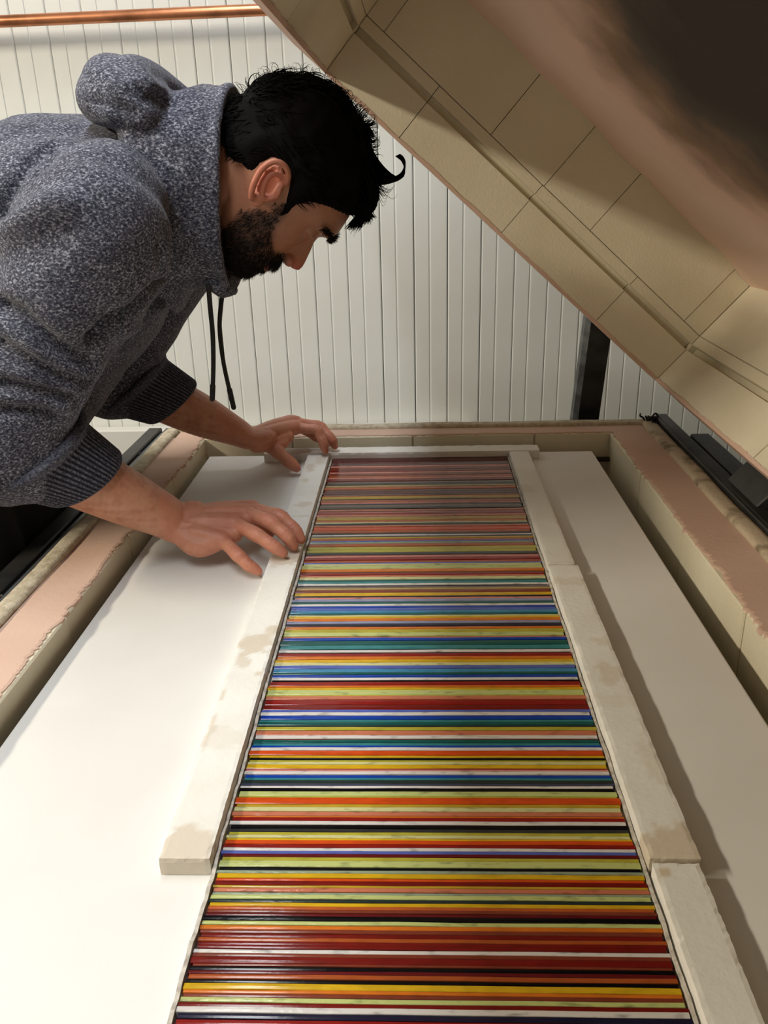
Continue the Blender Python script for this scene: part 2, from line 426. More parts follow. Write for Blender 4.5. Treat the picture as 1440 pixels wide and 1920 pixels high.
F = [(i * (cs + 1) + j, i * (cs + 1) + j + 1, (i + 1) * (cs + 1) + j + 1, (i + 1) * (cs + 1) + j) for i in range(cs) for j in range(cs)]
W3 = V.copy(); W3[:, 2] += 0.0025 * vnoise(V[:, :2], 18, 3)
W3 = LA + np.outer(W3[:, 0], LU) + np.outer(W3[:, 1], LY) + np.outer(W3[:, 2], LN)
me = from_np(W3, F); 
def patch_mask(s, y):
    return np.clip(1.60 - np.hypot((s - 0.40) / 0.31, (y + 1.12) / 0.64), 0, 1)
set_attr(me, 'dark_patch', patch_mask(V[:, 0], V[:, 1]))
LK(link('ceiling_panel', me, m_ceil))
LK(link('backing', lid_box(-.01, LL + .01, LNEAR - .01, .01, HC + .006, HC + .056, 0), m_gasket, smooth=False))
prof = [(0, 0.002), (0.002, 0), (TH, 0), (TH, .107), (0.001, .107), (0, .106), (0, .0885), (.0015, .0878), (.014, .0878), (.014, .0750), (.0015, .0750), (0, .0742)]
def pf(j): return [(a + (j if a < .03 else 0), b) for a, b in prof]
def lid_wall(o, outd, along, joints1, joints2):
    """o: lid point (s,y) where the wall starts; outd, along: world directions"""
    for a, b in zip(joints1[:-1], joints1[1:]):
        LK(link('brick', extrude_profile(pf(random.uniform(-.0006, .0006)), o, outd, LN, along, a + g / 2, b - g / 2), m_brick, smooth=False))
    for a, b in zip(joints2[:-1], joints2[1:]):
        j = random.uniform(-.0004, .0010)
        pr = [(j, .1092), (j + .0012, .108), (TH, .108), (TH, HC + .004), (j, HC + .004)]
        LK(link('brick', extrude_profile(pr, o, outd, LN, along, a + g / 2, b - g / 2), m_brick, smooth=False))
jfar = [-.064, 0.164, .401, .640, LL + .064]; jfar2 = [0.0, .042, .285, .398, .524, .762, LL]
jfar = [0.0, 0.164, .401, .640, LL]
lid_wall(LA, LY, LU, jfar, jfar2)
js = [0.0 - .066 + 0] ; yy = list(np.arange(0.0, -LNEAR + .001, .2375)); yy[-1] = -LNEAR
yy2 = [0, .13] + list(np.arange(.13 + .237, -LNEAR, .237)) + [-LNEAR]
lid_wall(LA, -LU, -LY, yy, yy2)
lid_wall(LA + LU * LL, LU, -LY, yy, yy2)
lid_wall(LA + LY * LNEAR, -LY, LU, jfar, jfar2)
# thin pink coat on the rim
def rim(o, along, outd, length):
    n = int(length / .008); V = []; F = []
    for i in range(n + 1):
        s = length * i / n; e = .0022 * (math.sin(s * 47) * .4 + random.uniform(-.5, .5)) + .0012
        for d_, h in ((-.0012 + e * .2, .003 + max(e, 0)), (-.0016, -.0018), (TH * .5, -.002), (TH, -.002), (TH, .02)):
            V.append(np.array(o) + np.array(along) * s + np.array(outd) * d_ + LN * h)
    for i in range(n):
        for j in range(4):
            a = i * 5 + j; F.append((a, a + 1, a + 6, a + 5))
    me = from_np(V, F); bm = bmesh.new(); bm.from_mesh(me); bmesh.ops.recalc_face_normals(bm, faces=bm.faces); bm.to_mesh(me); bm.free()
    LK(link('coating', me, m_pink, smooth=False))
rim(LA, LU, LY, LL); rim(LA - LU * TH + LU * 0 + LY * TH * 0, -LY, -LU * 0 + -LU, -LNEAR) if False else rim(LA, -LY, -LU, -LNEAR)
rim(LA + LU * LL, -LY, LU, -LNEAR); rim(LA + LY * LNEAR, LU, -LY, LL)
for c_s, c_y in ((-TH, 0), (LL, 0)):
    LK(link('corner_brick', lid_box(c_s + .0006, c_s + TH - .0006, .0006, TH, 0.0, HC), m_brick, smooth=False))
# hinge arm bolted to the lid
LK(link('hinge_arm', lid_box(-TH - .062, -TH - .024, -.42, -.30, -.045, HC, .002), m_steel, smooth=False))
LK(link('hinge_arm', lid_box(-TH - .062, -TH - .024, -1.10, -.98, -.045, HC, .002), m_steel, smooth=False))

# ------------------------------------------------------------------ shelf, dams, glass
o = box('kiln_shelf', -0.402, 0.333, -0.06, 1.522, -0.030, -0.006, m_shelf, bev=0.0025, seg=2)
tag(o, 'wide flat white kiln shelf lying inside the kiln under the glass', 'shelf')
for (x, y) in ((-.36, .1), (.29, .1), (-.36, 1.44), (.29, 1.44), (-.36, .77), (.29, .77)):
    V, F = tube([(x, y, ZFL), (x, y, -0.0302)], [.016, .016], (1, 0, 0), 12, 1, caps=False)
    q = K(link('support_post', from_np(V, F), m_brick))
def dam(x0, x1, y0, y1, z0, z1, label, stains, seed, ang=0.0, group='fibre board dams around the glass'):
    step = 0.004
    nx = max(6, int((x1 - x0) / step)); ny = max(6, int((y1 - y0) / step)); nz = 4
    bm = bmesh.new()
    xs = np.linspace(x0, x1, nx + 1); ys = np.linspace(y0, y1, ny + 1); zs = np.linspace(z0, z1, nz + 1)
    V = []; idx = {}
    def vid(i, j, k):
        if (i, j, k) not in idx: idx[(i, j, k)] = len(V); V.append((xs[i], ys[j], zs[k]))
        return idx[(i, j, k)]
    F = []
    for i in range(nx):
        for j in range(ny): F.append((vid(i, j, nz), vid(i + 1, j, nz), vid(i + 1, j + 1, nz), vid(i, j + 1, nz)))
    for k in range(nz):
        for i in range(nx):
            F.append((vid(i, 0, k), vid(i + 1, 0, k), vid(i + 1, 0, k + 1), vid(i, 0, k + 1)))
            F.append((vid(i + 1, ny, k), vid(i, ny, k), vid(i, ny, k + 1), vid(i + 1, ny, k + 1)))
        for j in range(ny):
            F.append((vid(0, j + 1, k), vid(0, j, k), vid(0, j, k + 1), vid(0, j + 1, k + 1)))
            F.append((vid(nx, j, k), vid(nx, j + 1, k), vid(nx, j + 1, k + 1), vid(nx, j, k + 1)))
    F.append((vid(0, 0, 0), vid(0, ny, 0), vid(nx, ny, 0), vid(nx, 0, 0)))
    V = np.array(V); P = V.copy()
    # worn edges: pull edge vertices in a little with noise
    r = 0.0014
    dx = np.minimum(P[:, 0] - x0, x1 - P[:, 0]); dy = np.minimum(P[:, 1] - y0, y1 - P[:, 1]); dz = z1 - P[:, 2]
    nz_ = 0.45 + 0.22 * vnoise(P, 160, seed) + 0.25 * vnoise(P, 500, seed + 1)
    edge = ((dx < 1e-5) & (dz < 1e-5)) | ((dy < 1e-5) & (dz < 1e-5)) | ((dx < 1e-5) & (dy < 1e-5))
    cx, cy = (x0 + x1) / 2, (y0 + y1) / 2
    a = np.where(edge, r * np.clip(nz_, 0.25, 1.4), 0.0)
    V[:, 0] -= np.sign(P[:, 0] - cx) * a * (dx < 1e-5); V[:, 1] -= np.sign(P[:, 1] - cy) * a * (dy < 1e-5)
    V[:, 2] -= a * (dz < 1e-5) * 0.7
    V[:, 2] += (dz < 1e-5) * 0.00008 * vnoise(P, 60, seed + 2)
    st = np.zeros(len(V))
    for (sx, sy, rx, ry, amt) in stains:
        q = np.hypot((P[:, 0] - sx) / rx, (P[:, 1] - sy) / ry) + 0.28 * vnoise(P[:, :2], 140, seed + 5) + 0.18 * vnoise(P[:, :2], 420, seed + 6)
        st = np.maximum(st, amt * np.clip((1.0 - q) * 6, 0, 1))
    if ang:
        c, s_ = math.cos(ang), math.sin(ang); D = V[:, :2] - np.array([cx, cy]); V[:, 0] = cx + D[:, 0] * c - D[:, 1] * s_; V[:, 1] = cy + D[:, 0] * s_ + D[:, 1] * c
    me = from_np(V, F); set_attr(me, 'stain', st)
    o = link('dam_strip', me, m_dam, smooth=False); tag(o, label, 'strip', group)
    return o
ZS = -0.0058
dam(-.203, -.1625, .484, 1.474, ZS, .0105, 'long white fibre board strip on the left of the glass, under the hands',
    [(-.18, 1.03, .03, .03, .75), (-.185, .80, .022, .022, .75), (-.17, .83, .01, .012, .7), (-.19, .76, .008, .01, .6), (-.185, .495, .03, .022, .7), (-.18, .63, .03, .016, .25), (-.18, 1.22, .014, .012, .55),
     (-.19, 1.40, .008, .02, .6), (-.175, 1.44, .01, .03, .5), (-.19, 1.33, .006, .012, .5), (-.178, 1.17, .02, .004, .4), (-.175, 1.11, .018, .004, .4), (-.199, .70, .004, .012, .7), (-.198, .64, .003, .03, .6), (-.17, .74, .004, .004, .7)], 11, 0.002)
dam(-.288, .2275, 1.479, 1.515, ZS, .0108, 'short white fibre board strip closing off the far end of the glass', [(-.2, 1.49, .05, .012, .4), (.15, 1.5, .05, .008, .15)], 22)
dam(.1705, .2065, .994, 1.4765, ZS, .0105, 'far white fibre board strip on the right side of the glass', [(.178, 1.28, .01, .02, .3), (.185, .999, .03, .006, .25)], 33)
dam(.1705, .2095, .486, .9925, ZS, .0110, 'middle white fibre board strip on the right side, tan at its near end', [(.19, .491, .04, .028, .85), (.195, .74, .012, .028, .5), (.2, .80, .012, .012, .35), (.19, .945, .03, .012, .35), (.2, .60, .012, .03, .3), (.19, .69, .03, .012, .2)], 44)
dam(.1715, .2075, .02, .4845, ZS, .0095, 'near white fibre board strip on the right side with a small grey spot', [(.178, .474, .006, .005, 1.0)], 55)
dam(-.203, -.1625, .02, .06, ZS, .0100, 'stub of white fibre board at the near left of the glass', [], 66) if False else None

def paper(x0, x1, y0, y1, label, seed, ztop):
    n = int((y1 - y0) / .005); V = []; F = []
    for i in range(n + 1):
        y = y0 + (y1 - y0) * i / n; q = np.array([[y, 0.3]])
        h = ztop + 0.0012 * float(vnoise(q, 120, seed)) + .0006 * float(vnoise(q, 400, seed + 1)); w_ = 0.0006 * float(vnoise(q, 60, seed + 2))
        V += [(x0 + w_, y, ZS), (x0 + w_, y, h), (x1 + w_, y, h), (x1 + w_, y, ZS)]
    for i in range(n):
        for j in range(4):
            a = i * 4 + j; b = i * 4 + (j + 1) % 4; F.append((a, b, b + 4, a + 4))
    F += [(0, 3, 2, 1), (4 * n, 4 * n + 1, 4 * n + 2, 4 * n + 3)]
    o = link('fibre_paper', from_np(V, F), m_paper, smooth=False); tag(o, label, 'paper', 'fibre paper liners along the glass'); return o
paper(-.1612, -.1582, .03, 1.474, 'thin grey fibre paper liner standing along the left edge of the glass', 3, .0014)
paper(.1672, .1696, .03, 1.472, 'thin grey fibre paper liner standing along the right edge of the glass', 9, .0010)

# glass strips: (lower boundary pixel row near the left edge, colour)
GL = {'K': (16, 14, 16), 'N': (32, 30, 52), 'C': (52, 52, 52), 'W': (204, 200, 196), 'P': (180, 188, 118), 'p': (194, 192, 138), 'L': (172, 164, 58),
      'Y': (204, 164, 32), 'y': (182, 150, 44), 'O': (202, 112, 36), 'o': (176, 88, 42), 'A': (162, 80, 38), 'R': (134, 30, 25), 'r': (112, 27, 22), 'D': (94, 24, 27),
      'X': (200, 76, 28), 'B': (122, 57, 40), 'S': (186, 112, 84), 's': (196, 124, 114), 'b': (22, 62, 158), 'i': (84, 98, 172), 'l': (62, 130, 168), 't': (22, 84, 80), 'T': (52, 124, 128),
      'g': (138, 150, 126), 'k': (42, 52, 48), 'h': (136, 142, 172), 'm': (88, 54, 50), 'M': (106, 92, 84), 'q': (174, 148, 92), 'e': (94, 34, 38), 'v': (62, 66, 88)}
seq = []
def add(y0, sc, items):
    for yc, c in items: seq.append((y0 + yc / sc, c))
add(840, 6.545, [(100, 'e'), (115, 'D'), (140, 'e'), (165, 'm'), (182, 'D'), (200, 'e'), (225, 'm'), (245, 's'), (275, 'B'), (300, 'r'), (318, 's'), (345, 'B'), (370, 'A'), (385, 's'), (415, 'r'), (440, 'M'), (465, 'K'), (485, 'q'), (515, 'o'), (545, 'm'), (575, 'e'), (590, 'M'), (600, 'O'), (630, 'y'), (640, 'K'), (675, 'A'), (690, 's'), (705, 'K'), (735, 'M'), (755, 'C'), (775, 'S'), (790, 'B'), (800, 's'), (825, 'R'), (850, 'S'), (870, 'q'), (890, 'y'), (915, 'o'), (930, 'p'), (955, 'K'), (975, 'S'), (1015, 'X'), (1045, 'A'), (1065, 'K'), (1085, 'W'), (1100, 'N'), (1120, 'y'), (1145, 'A'), (1160, 'i'), (1180, 'g'), (1215, 'A'), (1250, 'L'), (1284, 'L'), (1315, 'C'), (1330, 'B'), (1348, 's'), (1385, 'R'), (1410, 'A'), (1425, 'i'), (1440, 'p'), (1490, 'P'), (1525, 'O'), (1540, 'm'), (1565, 'R'), (1590, 'S')])
add(1080, 4.5, [(35, 'p'), (51, 't'), (66, 'T'), (80, 'W'), (90, 'N'), (105, 'M'), (118, 'q'), (143, 'B'), (170, 'Y'), (185, 'K'), (198, 's'), (218, 'h'), (240, 't'), (256, 'W'), (275, 'b'), (295, 'i'), (316, 'l'), (331, 't'), (345, 'p'), (362, 'Y'), (385, 'O'), (405, 'h'), (433, 'N'), (452, 'O'), (480, 'L'), (510, 'P'), (525, 'S'), (548, 'b'), (585, 't'), (617, 'T'), (625, 'K'), (645, 'W'), (655, 'K'), (682, 'R'), (705, 'O'), (730, 'Y'), (757, 'p'), (785, 'i'), (815, 'l'), (835, 't'), (856, 'b'), (880, 'W'), (890, 'K'), (925, 'R'), (940, 'O'), (958, 'Y')])
add(1290, 4.5, [(30, 'P'), (58, 'P'), (68, 'L'), (97, 'S'), (140, 'R'), (182, 'r'), (205, 'i'), (232, 'W'), (265, 'b'), (283, 'T'), (312, 't'), (331, 'k'), (358, 'L'), (397, 'S'), (425, 'W'), (433, 'r'), (460, 't'), (482, 'T'), (501, 'b'), (527, 'W'), (563, 'X'), (583, 'Y'), (603, 'K'), (620, 'L'), (640, 'p'), (677, 'Y'), (685, 'R'), (700, 's'), (727, 'W'), (752, 'b'), (770, 'T'), (800, 'k'), (815, 'v'), (841, 'W'), (867, 'K'), (907, 'P')])
add(1480, 3.789, [(55, 'L'), (100, 'X'), (122, 'y'), (152, 'p'), (182, 'S'), (195, 'O'), (222, 'R'), (248, 'W'), (272, 'K'), (296, 'C'), (318, 'L'), (340, 'p'), (357, 'Y'), (385, 'X'), (407, 'R'), (430, 'W'), (453, 'i'), (476, 'D'), (502, 'L'), (547, 'P'), (570, 'K'), (592, 'g'), (625, 'Y'), (643, 'X'), (677, 'r'), (693, 'y'), (722, 'S'), (742, 'g'), (772, 'P'), (795, 'k'), (822, 'Y'), (847, 'o'), (870, 'B'), (893, 'D')])
add(1690, 3.4286, [(119, 'K'), (144, 'P'), (172, 'O'), (198, 'B'), (225, 'r'), (250, 'A'), (275, 'r'), (299, 'r'), (325, 'W'), (350, 'B'), (395, 'r'), (410, 'B'), (438, 'K'), (462, 'D'), (492, 'A'), (516, 'K'), (558, 'Y'), (582, 'O'), (608, 'B'), (640, 'P'), (672, 'r'), (712, 'W'), (750, 'N'), (800, 'R'), (845, 'r'), (880, 'O'), (920, 'Y'), (955, 'P'), (990, 'K'), (1040, 'R'), (1090, 'W')])
glassmats = {}
def gmat(c):
    if c in glassmats: return glassmats[c]
    col = GL[c]; spark = c in 'PWSgpsM'
    m = mat('glass_' + {'K': 'black', 'N': 'navy', 'C': 'charcoal', 'W': 'white', 'P': 'pale_green', 'p': 'cream_green', 'L': 'lime', 'Y': 'yellow', 'y': 'ochre', 'O': 'orange', 'o': 'amber', 'A': 'rust', 'R': 'red', 'r': 'dark_red', 'D': 'crimson', 'X': 'scarlet', 'B': 'brown', 'S': 'peach', 's': 'pink', 'b': 'cobalt', 'i': 'periwinkle', 'l': 'sky_blue', 't': 'teal', 'T': 'aqua', 'g': 'sage', 'k': 'slate', 'h': 'lavender', 'm': 'mauve', 'M': 'taupe', 'q': 'sand', 'e': 'rose', 'v': 'steel_blue'}[c],
            col, 0.11, tuple(int(v * (0.62 if spark else 0.9)) for v in col), 60, 6, 0.55 if spark else .4, 0.78 if spark else .7, bump=0.18 if spark else .03, bscale=140, spec=0.25, stretch=(1, 3, 3))
    glassmats[c] = m; return m
panel = empty('glass_panel', 'long striped panel of many narrow coloured glass strips lying on the white shelf', 'glass', (0.0, 0.75, -0.006))
yb = [onZ(620, 850.5, 0)[1]] + [onZ(625 - 0.2884 * (py - 850) + 12, py, 0)[1] for py, c in seq]
for i, (py, c) in enumerate(seq):
    y1, y0 = yb[i], yb[i + 1]
    wd = y1 - y0
    if wd < 0.0006: continue
    gp = min(0.0003, wd * .05); top = random.uniform(-.0004, .0004) + (-.0004 if wd < .004 else 0)
    xl = -.1575 + random.uniform(-.0005, .0022); xr = .1665 + random.uniform(-.0022, .0004)
    nseg = 7; V = []; F = []
    hw = (wd - gp) / 2
    for k in range(nseg + 1):
        x = xl + (xr - xl) * k / nseg; yc = (y0 + y1) / 2 + random.uniform(-.00018, .00018); zt = top + random.uniform(-.0002, .0002)
        for (fy, fz) in ((-1, None), (-1, -.00035), (-.84, 0), (0, .00008), (.84, 0), (1, -.00035), (1, None)):
            V.append((x, yc - panel.location.y + fy * hw, (ZS if fz is None else zt + fz) - panel.location.z))
    n = 7
    for k in range(nseg):
        for j in range(n):
            a = k * n + j; b = k * n + (j + 1) % n; F.append((a, a + n, b + n, b))
    F += [tuple(range(n)), tuple(range(nseg * n, nseg * n + n))[::-1]]
    me = from_np(V, F); bm = bmesh.new(); bm.from_mesh(me); bmesh.ops.recalc_face_normals(bm, faces=bm.faces); bm.to_mesh(me); bm.free()
    ob = link('glass_strip', me, gmat(c), panel, smooth=False)
# ------------------------------------------------------------------ person
person = empty('person', 'bearded man in a marled grey hoodie leaning over the kiln, both hands on the strips', 'person', (-0.74, 1.17, FLOOR_Z))
def PP(o, parent=None):
    o.parent = parent or person
    if parent is None: o.matrix_parent_inverse = Matrix.Translation(-person.location)
    return o
A3 = np.array
HY = 1.12                                                       # the head's middle plane
ho = onY(455, 520, HY)
ha = onY(455 + 91.5, 520 - 40.4, HY) - ho; ha[1] = 0; ha /= np.linalg.norm(ha)       # chin -> crown
hb = A3([ha[2], 0, -ha[0]])                                     # face normal
if hb[2] > 0: hb = -hb
hc = A3([0, -1.0, 0])                                           # towards the right ear
def HW(a, b, c=0.0):                                            # head mm -> world
    a, b, c = np.broadcast_arrays(np.asarray(a, float), b, c)
    return ho + (a[..., None] * ha + b[..., None] * hb + c[..., None] * hc) * 0.001
def HLOC(P): q = (P - ho) * 1000; return q @ ha, q @ hb, q @ hc
def HP(px, py, c=0.0):                                          # photo pixel in the sagittal plane offset c mm -> head (a,b)
    q = (onY(px, py, HY - c * .001) - ho) * 1000; return q @ ha, q @ hb
# --- head surface
fr = A3([(-12, -46), (-6, -26), (0, -8), (6, -1), (14, 0), (22, -3), (30, 1), (35, 3), (40, -1), (46, 3), (52, 2), (59, -4), (75, -8), (95, -10), (106, -9), (118, -5), (130, -1), (138, -2), (148, -8), (168, -21), (187, -46), (199, -74), (206, -102)], float)
bk = A3([(-12, -60), (0, -78), (10, -92), (30, -122), (55, -152), (80, -174), (110, -184), (140, -180), (165, -169), (184, -152), (197, -128), (206, -104)], float)
hwid = A3([(-12, 12), (-4, 22), (5, 32), (15, 42), (30, 53), (45, 59), (60, 64), (80, 69), (100, 71), (115, 72), (140, 76), (158, 74), (174, 67), (190, 50), (197, 32), (206, 5)], float)
NA, NP = 90, 96
def head_grid(off=None):
    aa = -12 + 218 * (0.5 - 0.5 * np.cos(np.linspace(0.0, math.pi, NA))) * 0.5 + 218 * np.linspace(0, 1, NA) * 0.5
    th = np.arange(NP) * 2 * math.pi / NP
    Agr, Tgr = np.meshgrid(aa, th, indexing='ij')
    f = np.interp(Agr, fr[:, 0], fr[:, 1]); b = np.interp(Agr, bk[:, 0], bk[:, 1]); wd = np.interp(Agr, hwid[:, 0], hwid[:, 1])
    ctr = np.interp(Agr, [-12, 30, 80, 208], [-54, -66, -88, -103])
    ct = np.cos(Tgr); st = np.sin(Tgr)
    ex = 2 / 2.3
    cx = np.sign(ct) * np.abs(ct) ** ex; sx = np.sign(st) * np.abs(st) ** ex
    B = ctr + np.where(ct > 0, (f - ctr) * cx, (ctr - b) * cx); Cc = wd * sx
    # eye sockets, cheeks, temples
    def g_(a0, c0, ra, rc): return np.exp(-((Agr - a0) / ra) ** 2 - ((np.abs(Cc) - c0) / rc) ** 2) * (ct > 0)
    B += -9 * g_(112, 27, 9, 15) + 3 * g_(128, 24, 6, 20) + 4 * g_(88, 46, 13, 14) - 3 * g_(62, 45, 14, 10)
    return Agr, B, Cc
Ag, Bg, Cg = head_grid()
V = HW(Ag, Bg, Cg).reshape(-1, 3)
F = [(i * NP + j, i * NP + (j + 1) % NP, (i + 1) * NP + (j + 1) % NP, (i + 1) * NP + j) for i in range(NA - 1) for j in range(NP)]
F += [tuple(range(NP))[::-1], tuple(range((NA - 1) * NP, NA * NP))]
head_parts = [(V, F)]
# nose
ns_ = [(110, -6, 5, 12), (104, -3, 6.5, 14), (96, 4.5, 7.5, 18), (87, 12, 9, 20), (79, 18, 10.5, 22), (72, 20.5, 11.5, 22), (66, 16, 11.5, 20), (61.5, 7, 9, 14)]
Vn = []; nn = 18
for a, bf, hw_, dp in ns_:
    for j in range(nn):
        t = 2 * math.pi * j / nn; Vn.append(HW(a, bf - dp / 1.0 + dp * math.copysign(abs(math.cos(t)) ** .8, math.cos(t)), hw_ * math.sin(t) * (1.0 if math.cos(t) > 0 else 1.2)))
Fn = [(i * nn + j, i * nn + (j + 1) % nn, (i + 1) * nn + (j + 1) % nn, (i + 1) * nn + j) for i in range(len(ns_) - 1) for j in range(nn)]
Fn += [tuple(range(nn))[::-1], tuple(range((len(ns_) - 1) * nn, len(ns_) * nn))]
head_parts.append((A3(Vn), Fn))
HAX = [ha, hb, hc]
def HE(a, b, c, ra, rb, rc): head_parts.append(ellipsoid(HW(a, b, c), A3([ra, rb, rc]) * .001, HAX))
for s in (1, -1):
    HE(67, 3, 12.5 * s, 7.5, 9, 6)                               # nostril wings
    HE(112, -19.5, 30 * s, 9.5, 11.5, 14)                        # lidded eye
    HE(128, -8, 26 * s, 5, 7, 19)                                # brow ridge
HE(44.5, 1.5, 0, 4.2, 5.5, 22); HE(35, .5, 0, 5, 6.0, 20)        # lips
# ears
def EAR(px, py, c): a, b = HP(px, py, abs(c)); return HW(a, b, c)
for s in (1, -1):
    def E_(px, py, c): return EAR(px, py, c * s) if s == 1 else (lambda q: HW(q[0], q[1], -c))(HP(px, py, c))
    hel = [(537, 346, 74), (541, 334, 79), (540, 322, 83), (533, 310, 86), (520, 303, 88), (505, 306, 89), (489, 320, 90), (478, 340, 90), (472, 358, 88), (471, 372, 85)]
    head_parts.append(tube([E_(*p) for p in hel], [.0030, .0036, .0038, .0038, .0038, .0040, .0042, .0042, .0040, .0036], (0, 1, 0), 10, 4))
    anti = [(527, 331, 79), (515, 326, 82), (503, 333, 84), (495, 348, 84), (492, 364, 82), (497, 374, 79), (508, 374, 78)]
    head_parts.append(tube([E_(*p) for p in anti], [.0028, .0032, .0036, .0038, .0036, .0034, .003], (0, 1, 0), 10, 4))
    head_parts.append(tube([E_(518, 372, 75), E_(522, 362, 77), E_(526, 352, 76)], [.003, .0038, .003], (0, 1, 0), 10, 4))   # tragus
    head_parts.append(ellipsoid(E_(483, 375, 80), (.0075, .0042, .0085)))
    pl = [(536, 338), (530, 315), (516, 308), (500, 316), (486, 335), (478, 358), (476, 376), (490, 380), (508, 376), (524, 362)]
    top = [E_(x, y, 80) for x, y in pl]; bot = [E_(x, y, 60) for x, y in pl]
    n_ = len(pl)
    inner = [E_(505 + (x - 505) * .5, 348 + (y - 348) * .5, 74) for x, y in pl]
    head_parts.append((A3(top + bot + inner), [(i, (i + 1) % n_, n_ + (i + 1) % n_, n_ + i) for i in range(n_)] + [tuple(range(n_, 2 * n_))[::-1]] + [(i, 2 * n_ + i, 2 * n_ + (i + 1) % n_, (i + 1) % n_) for i in range(n_)] + [tuple(range(2 * n_, 3 * n_))]))
# neck
NB = A3([-.385, 1.165, .44])
head_parts.append(tube([HW(78, -118), HW(40, -112), (HW(20, -120) + NB) / 2, NB], [(.056, .058), (.056, .06), (.058, .062), (.07, .07)], (0, 1, 0), 24, 5))
# --- torso core, legs
body_parts = head_parts
SR, SL = A3([-.365, .99, .435]), A3([-.365, 1.365, .435])
ER, EL = A3([-.512, .965, .205]), A3([-.522, 1.385, .190])
WR, WL = A3([-.332, 1.056, .050]), A3([-.297, 1.419, .060])
body_parts.append(tube([(-.34, 1.175, .475), (-.40, 1.175, .435), (-.50, 1.175, .36), (-.61, 1.175, .24), (-.69, 1.175, .11), (-.71, 1.175, .0)],
                       [(.10, .075), (.155, .085), (.155, .095), (.14, .09), (.145, .09), (.13, .085)], (0, 1, 0), 24, 4))
for s, hip_y in ((-1, 1.07), (1, 1.28)):
    body_parts.append(tube([(-.70, hip_y, .02), (-.675, hip_y, -.18), (-.68, hip_y, -.42), (-.70, hip_y, -.62), (-.735, hip_y, -.80)], [.075, .07, .05, .05, .038], (0, 1, 0), 14, 4))
    body_parts.append(tube([(-.745, hip_y, -.82), (-.67, hip_y + s * .015, -.845), (-.60, hip_y + s * .03, -.86)], [.036, .034, .022], (0, 1, 0), 12, 3))
# --- arms
def arm(S, E_, Wp, handdir, palm_side):
    f1 = E_ + (Wp - E_) * .30; f2 = E_ + (Wp - E_) * .62; f3 = E_ + (Wp - E_) * .88
    body_parts.append(tube([S, S + (E_ - S) * .5, E_], [.05, .047, .043], (0, 1, 0), 18, 4))
    body_parts.append(tube([E_, f1, f2, f3, Wp, Wp + handdir * .022], [(.040, .043), (.0445, .0425), (.040, .038), (.0335, .026), (.032, .0195), (.032, .016)], palm_side, 20, 5))
nR = A3([.95, .30, .10]); nR /= np.linalg.norm(nR)
arm(SR, ER, WR, A3([.9, .2, .05]) / np.linalg.norm([.9, .2, .05]), (.25, .85, .35))
arm(SL, EL, WL, A3([.8, .5, .05]) / np.linalg.norm([.8, .5, .05]), (-.55, .8, .2))
FINGER = {}
def finger(name, pts, r):
    P = [A3(p) for p in pts]
    V = []
    fine = [P[0], P[0] * .45 + P[1] * .55, P[1], P[1] * .5 + P[2] * .5, P[2], P[2] * .45 + P[3] * .55, P[3]]
    rad = [r * 1.16, r * 1.0, r * 1.10, r * .95, r * .99, r * .90, r * .70]
    body_parts.append(tube(fine, rad, (0, 1, .3), 14, 4)); FINGER[name] = P
def palm(W, mcps, spread, rad, carp):
    for m_, o, r in zip(mcps, spread, rad):
        a = W + A3(o); b = A3(m_)
        body_parts.append(tube([a - A3([0, 0, .001]), a * .5 + b * .5 + A3([0, 0, .002]), b], [r * .95, r * 1.08, r * 1.08], (0, 1, 0), 14, 3))
    for i in range(len(mcps) - 1):                              # flesh between the metacarpals
        a = (W + A3(spread[i]) + W + A3(spread[i + 1])) / 2; b = (A3(mcps[i]) + A3(mcps[i + 1])) / 2; b = b + (b - a) * .10 - A3([0, 0, .003])
        body_parts.append(tube([a, (a + b) / 2, b], [rad[i] * 1.12, rad[i] * 1.12, rad[i] * .98], (0, 1, 0), 12, 3))
# right (near) hand
R2, R3, R4, R5 = (-.238, 1.102, .051), (-.243, 1.080, .054), (-.254, 1.057, .047), (-.268, 1.034, .033)
palm(WR, [R2, R3, R4, R5], [(0, .017, .004), (0, .007, .004), (.0, -.006, 0), (.0, -.016, -.006)], [.0125, .0128, .0128, .0122], None)
body_parts.append(tube([WR + A3([.008, -.017, -.012]), (-.300, 1.030, .026), R5], [.0165, .0165, .0130], (0, 1, 0), 14, 4))     # hypothenar
body_parts.append(tube([WR + A3([.01, .014, -.008]), (-.285, 1.09, .036), (-.262, 1.105, .034)], [.015, .0165, .0125], (0, 1, 0), 14, 4))
finger('R2', [R2, (-.194, 1.078, .049), (-.1735, 1.067, .034), (-.1635, 1.0605, .0205)], .0098)
finger('R3', [R3, (-.204, 1.051, .052), (-.1800, 1.0405, .035), (-.1710, 1.0385, .0208)], .0101)
finger('R4', [R4, (-.220, 1.027, .044), (-.1960, 1.0175, .031), (-.1825, 1.0165, .0203)], .0098)
finger('R5', [R5, (-.241, 1.003, .024), (-.2265, .9955, .013), (-.2140, .9935, .0045)], .0092)
finger('R1', [(-.300, 1.088, .036), (-.268, 1.122, .030), (-.238, 1.128, .018), (-.218, 1.120, .0055)], .0108)
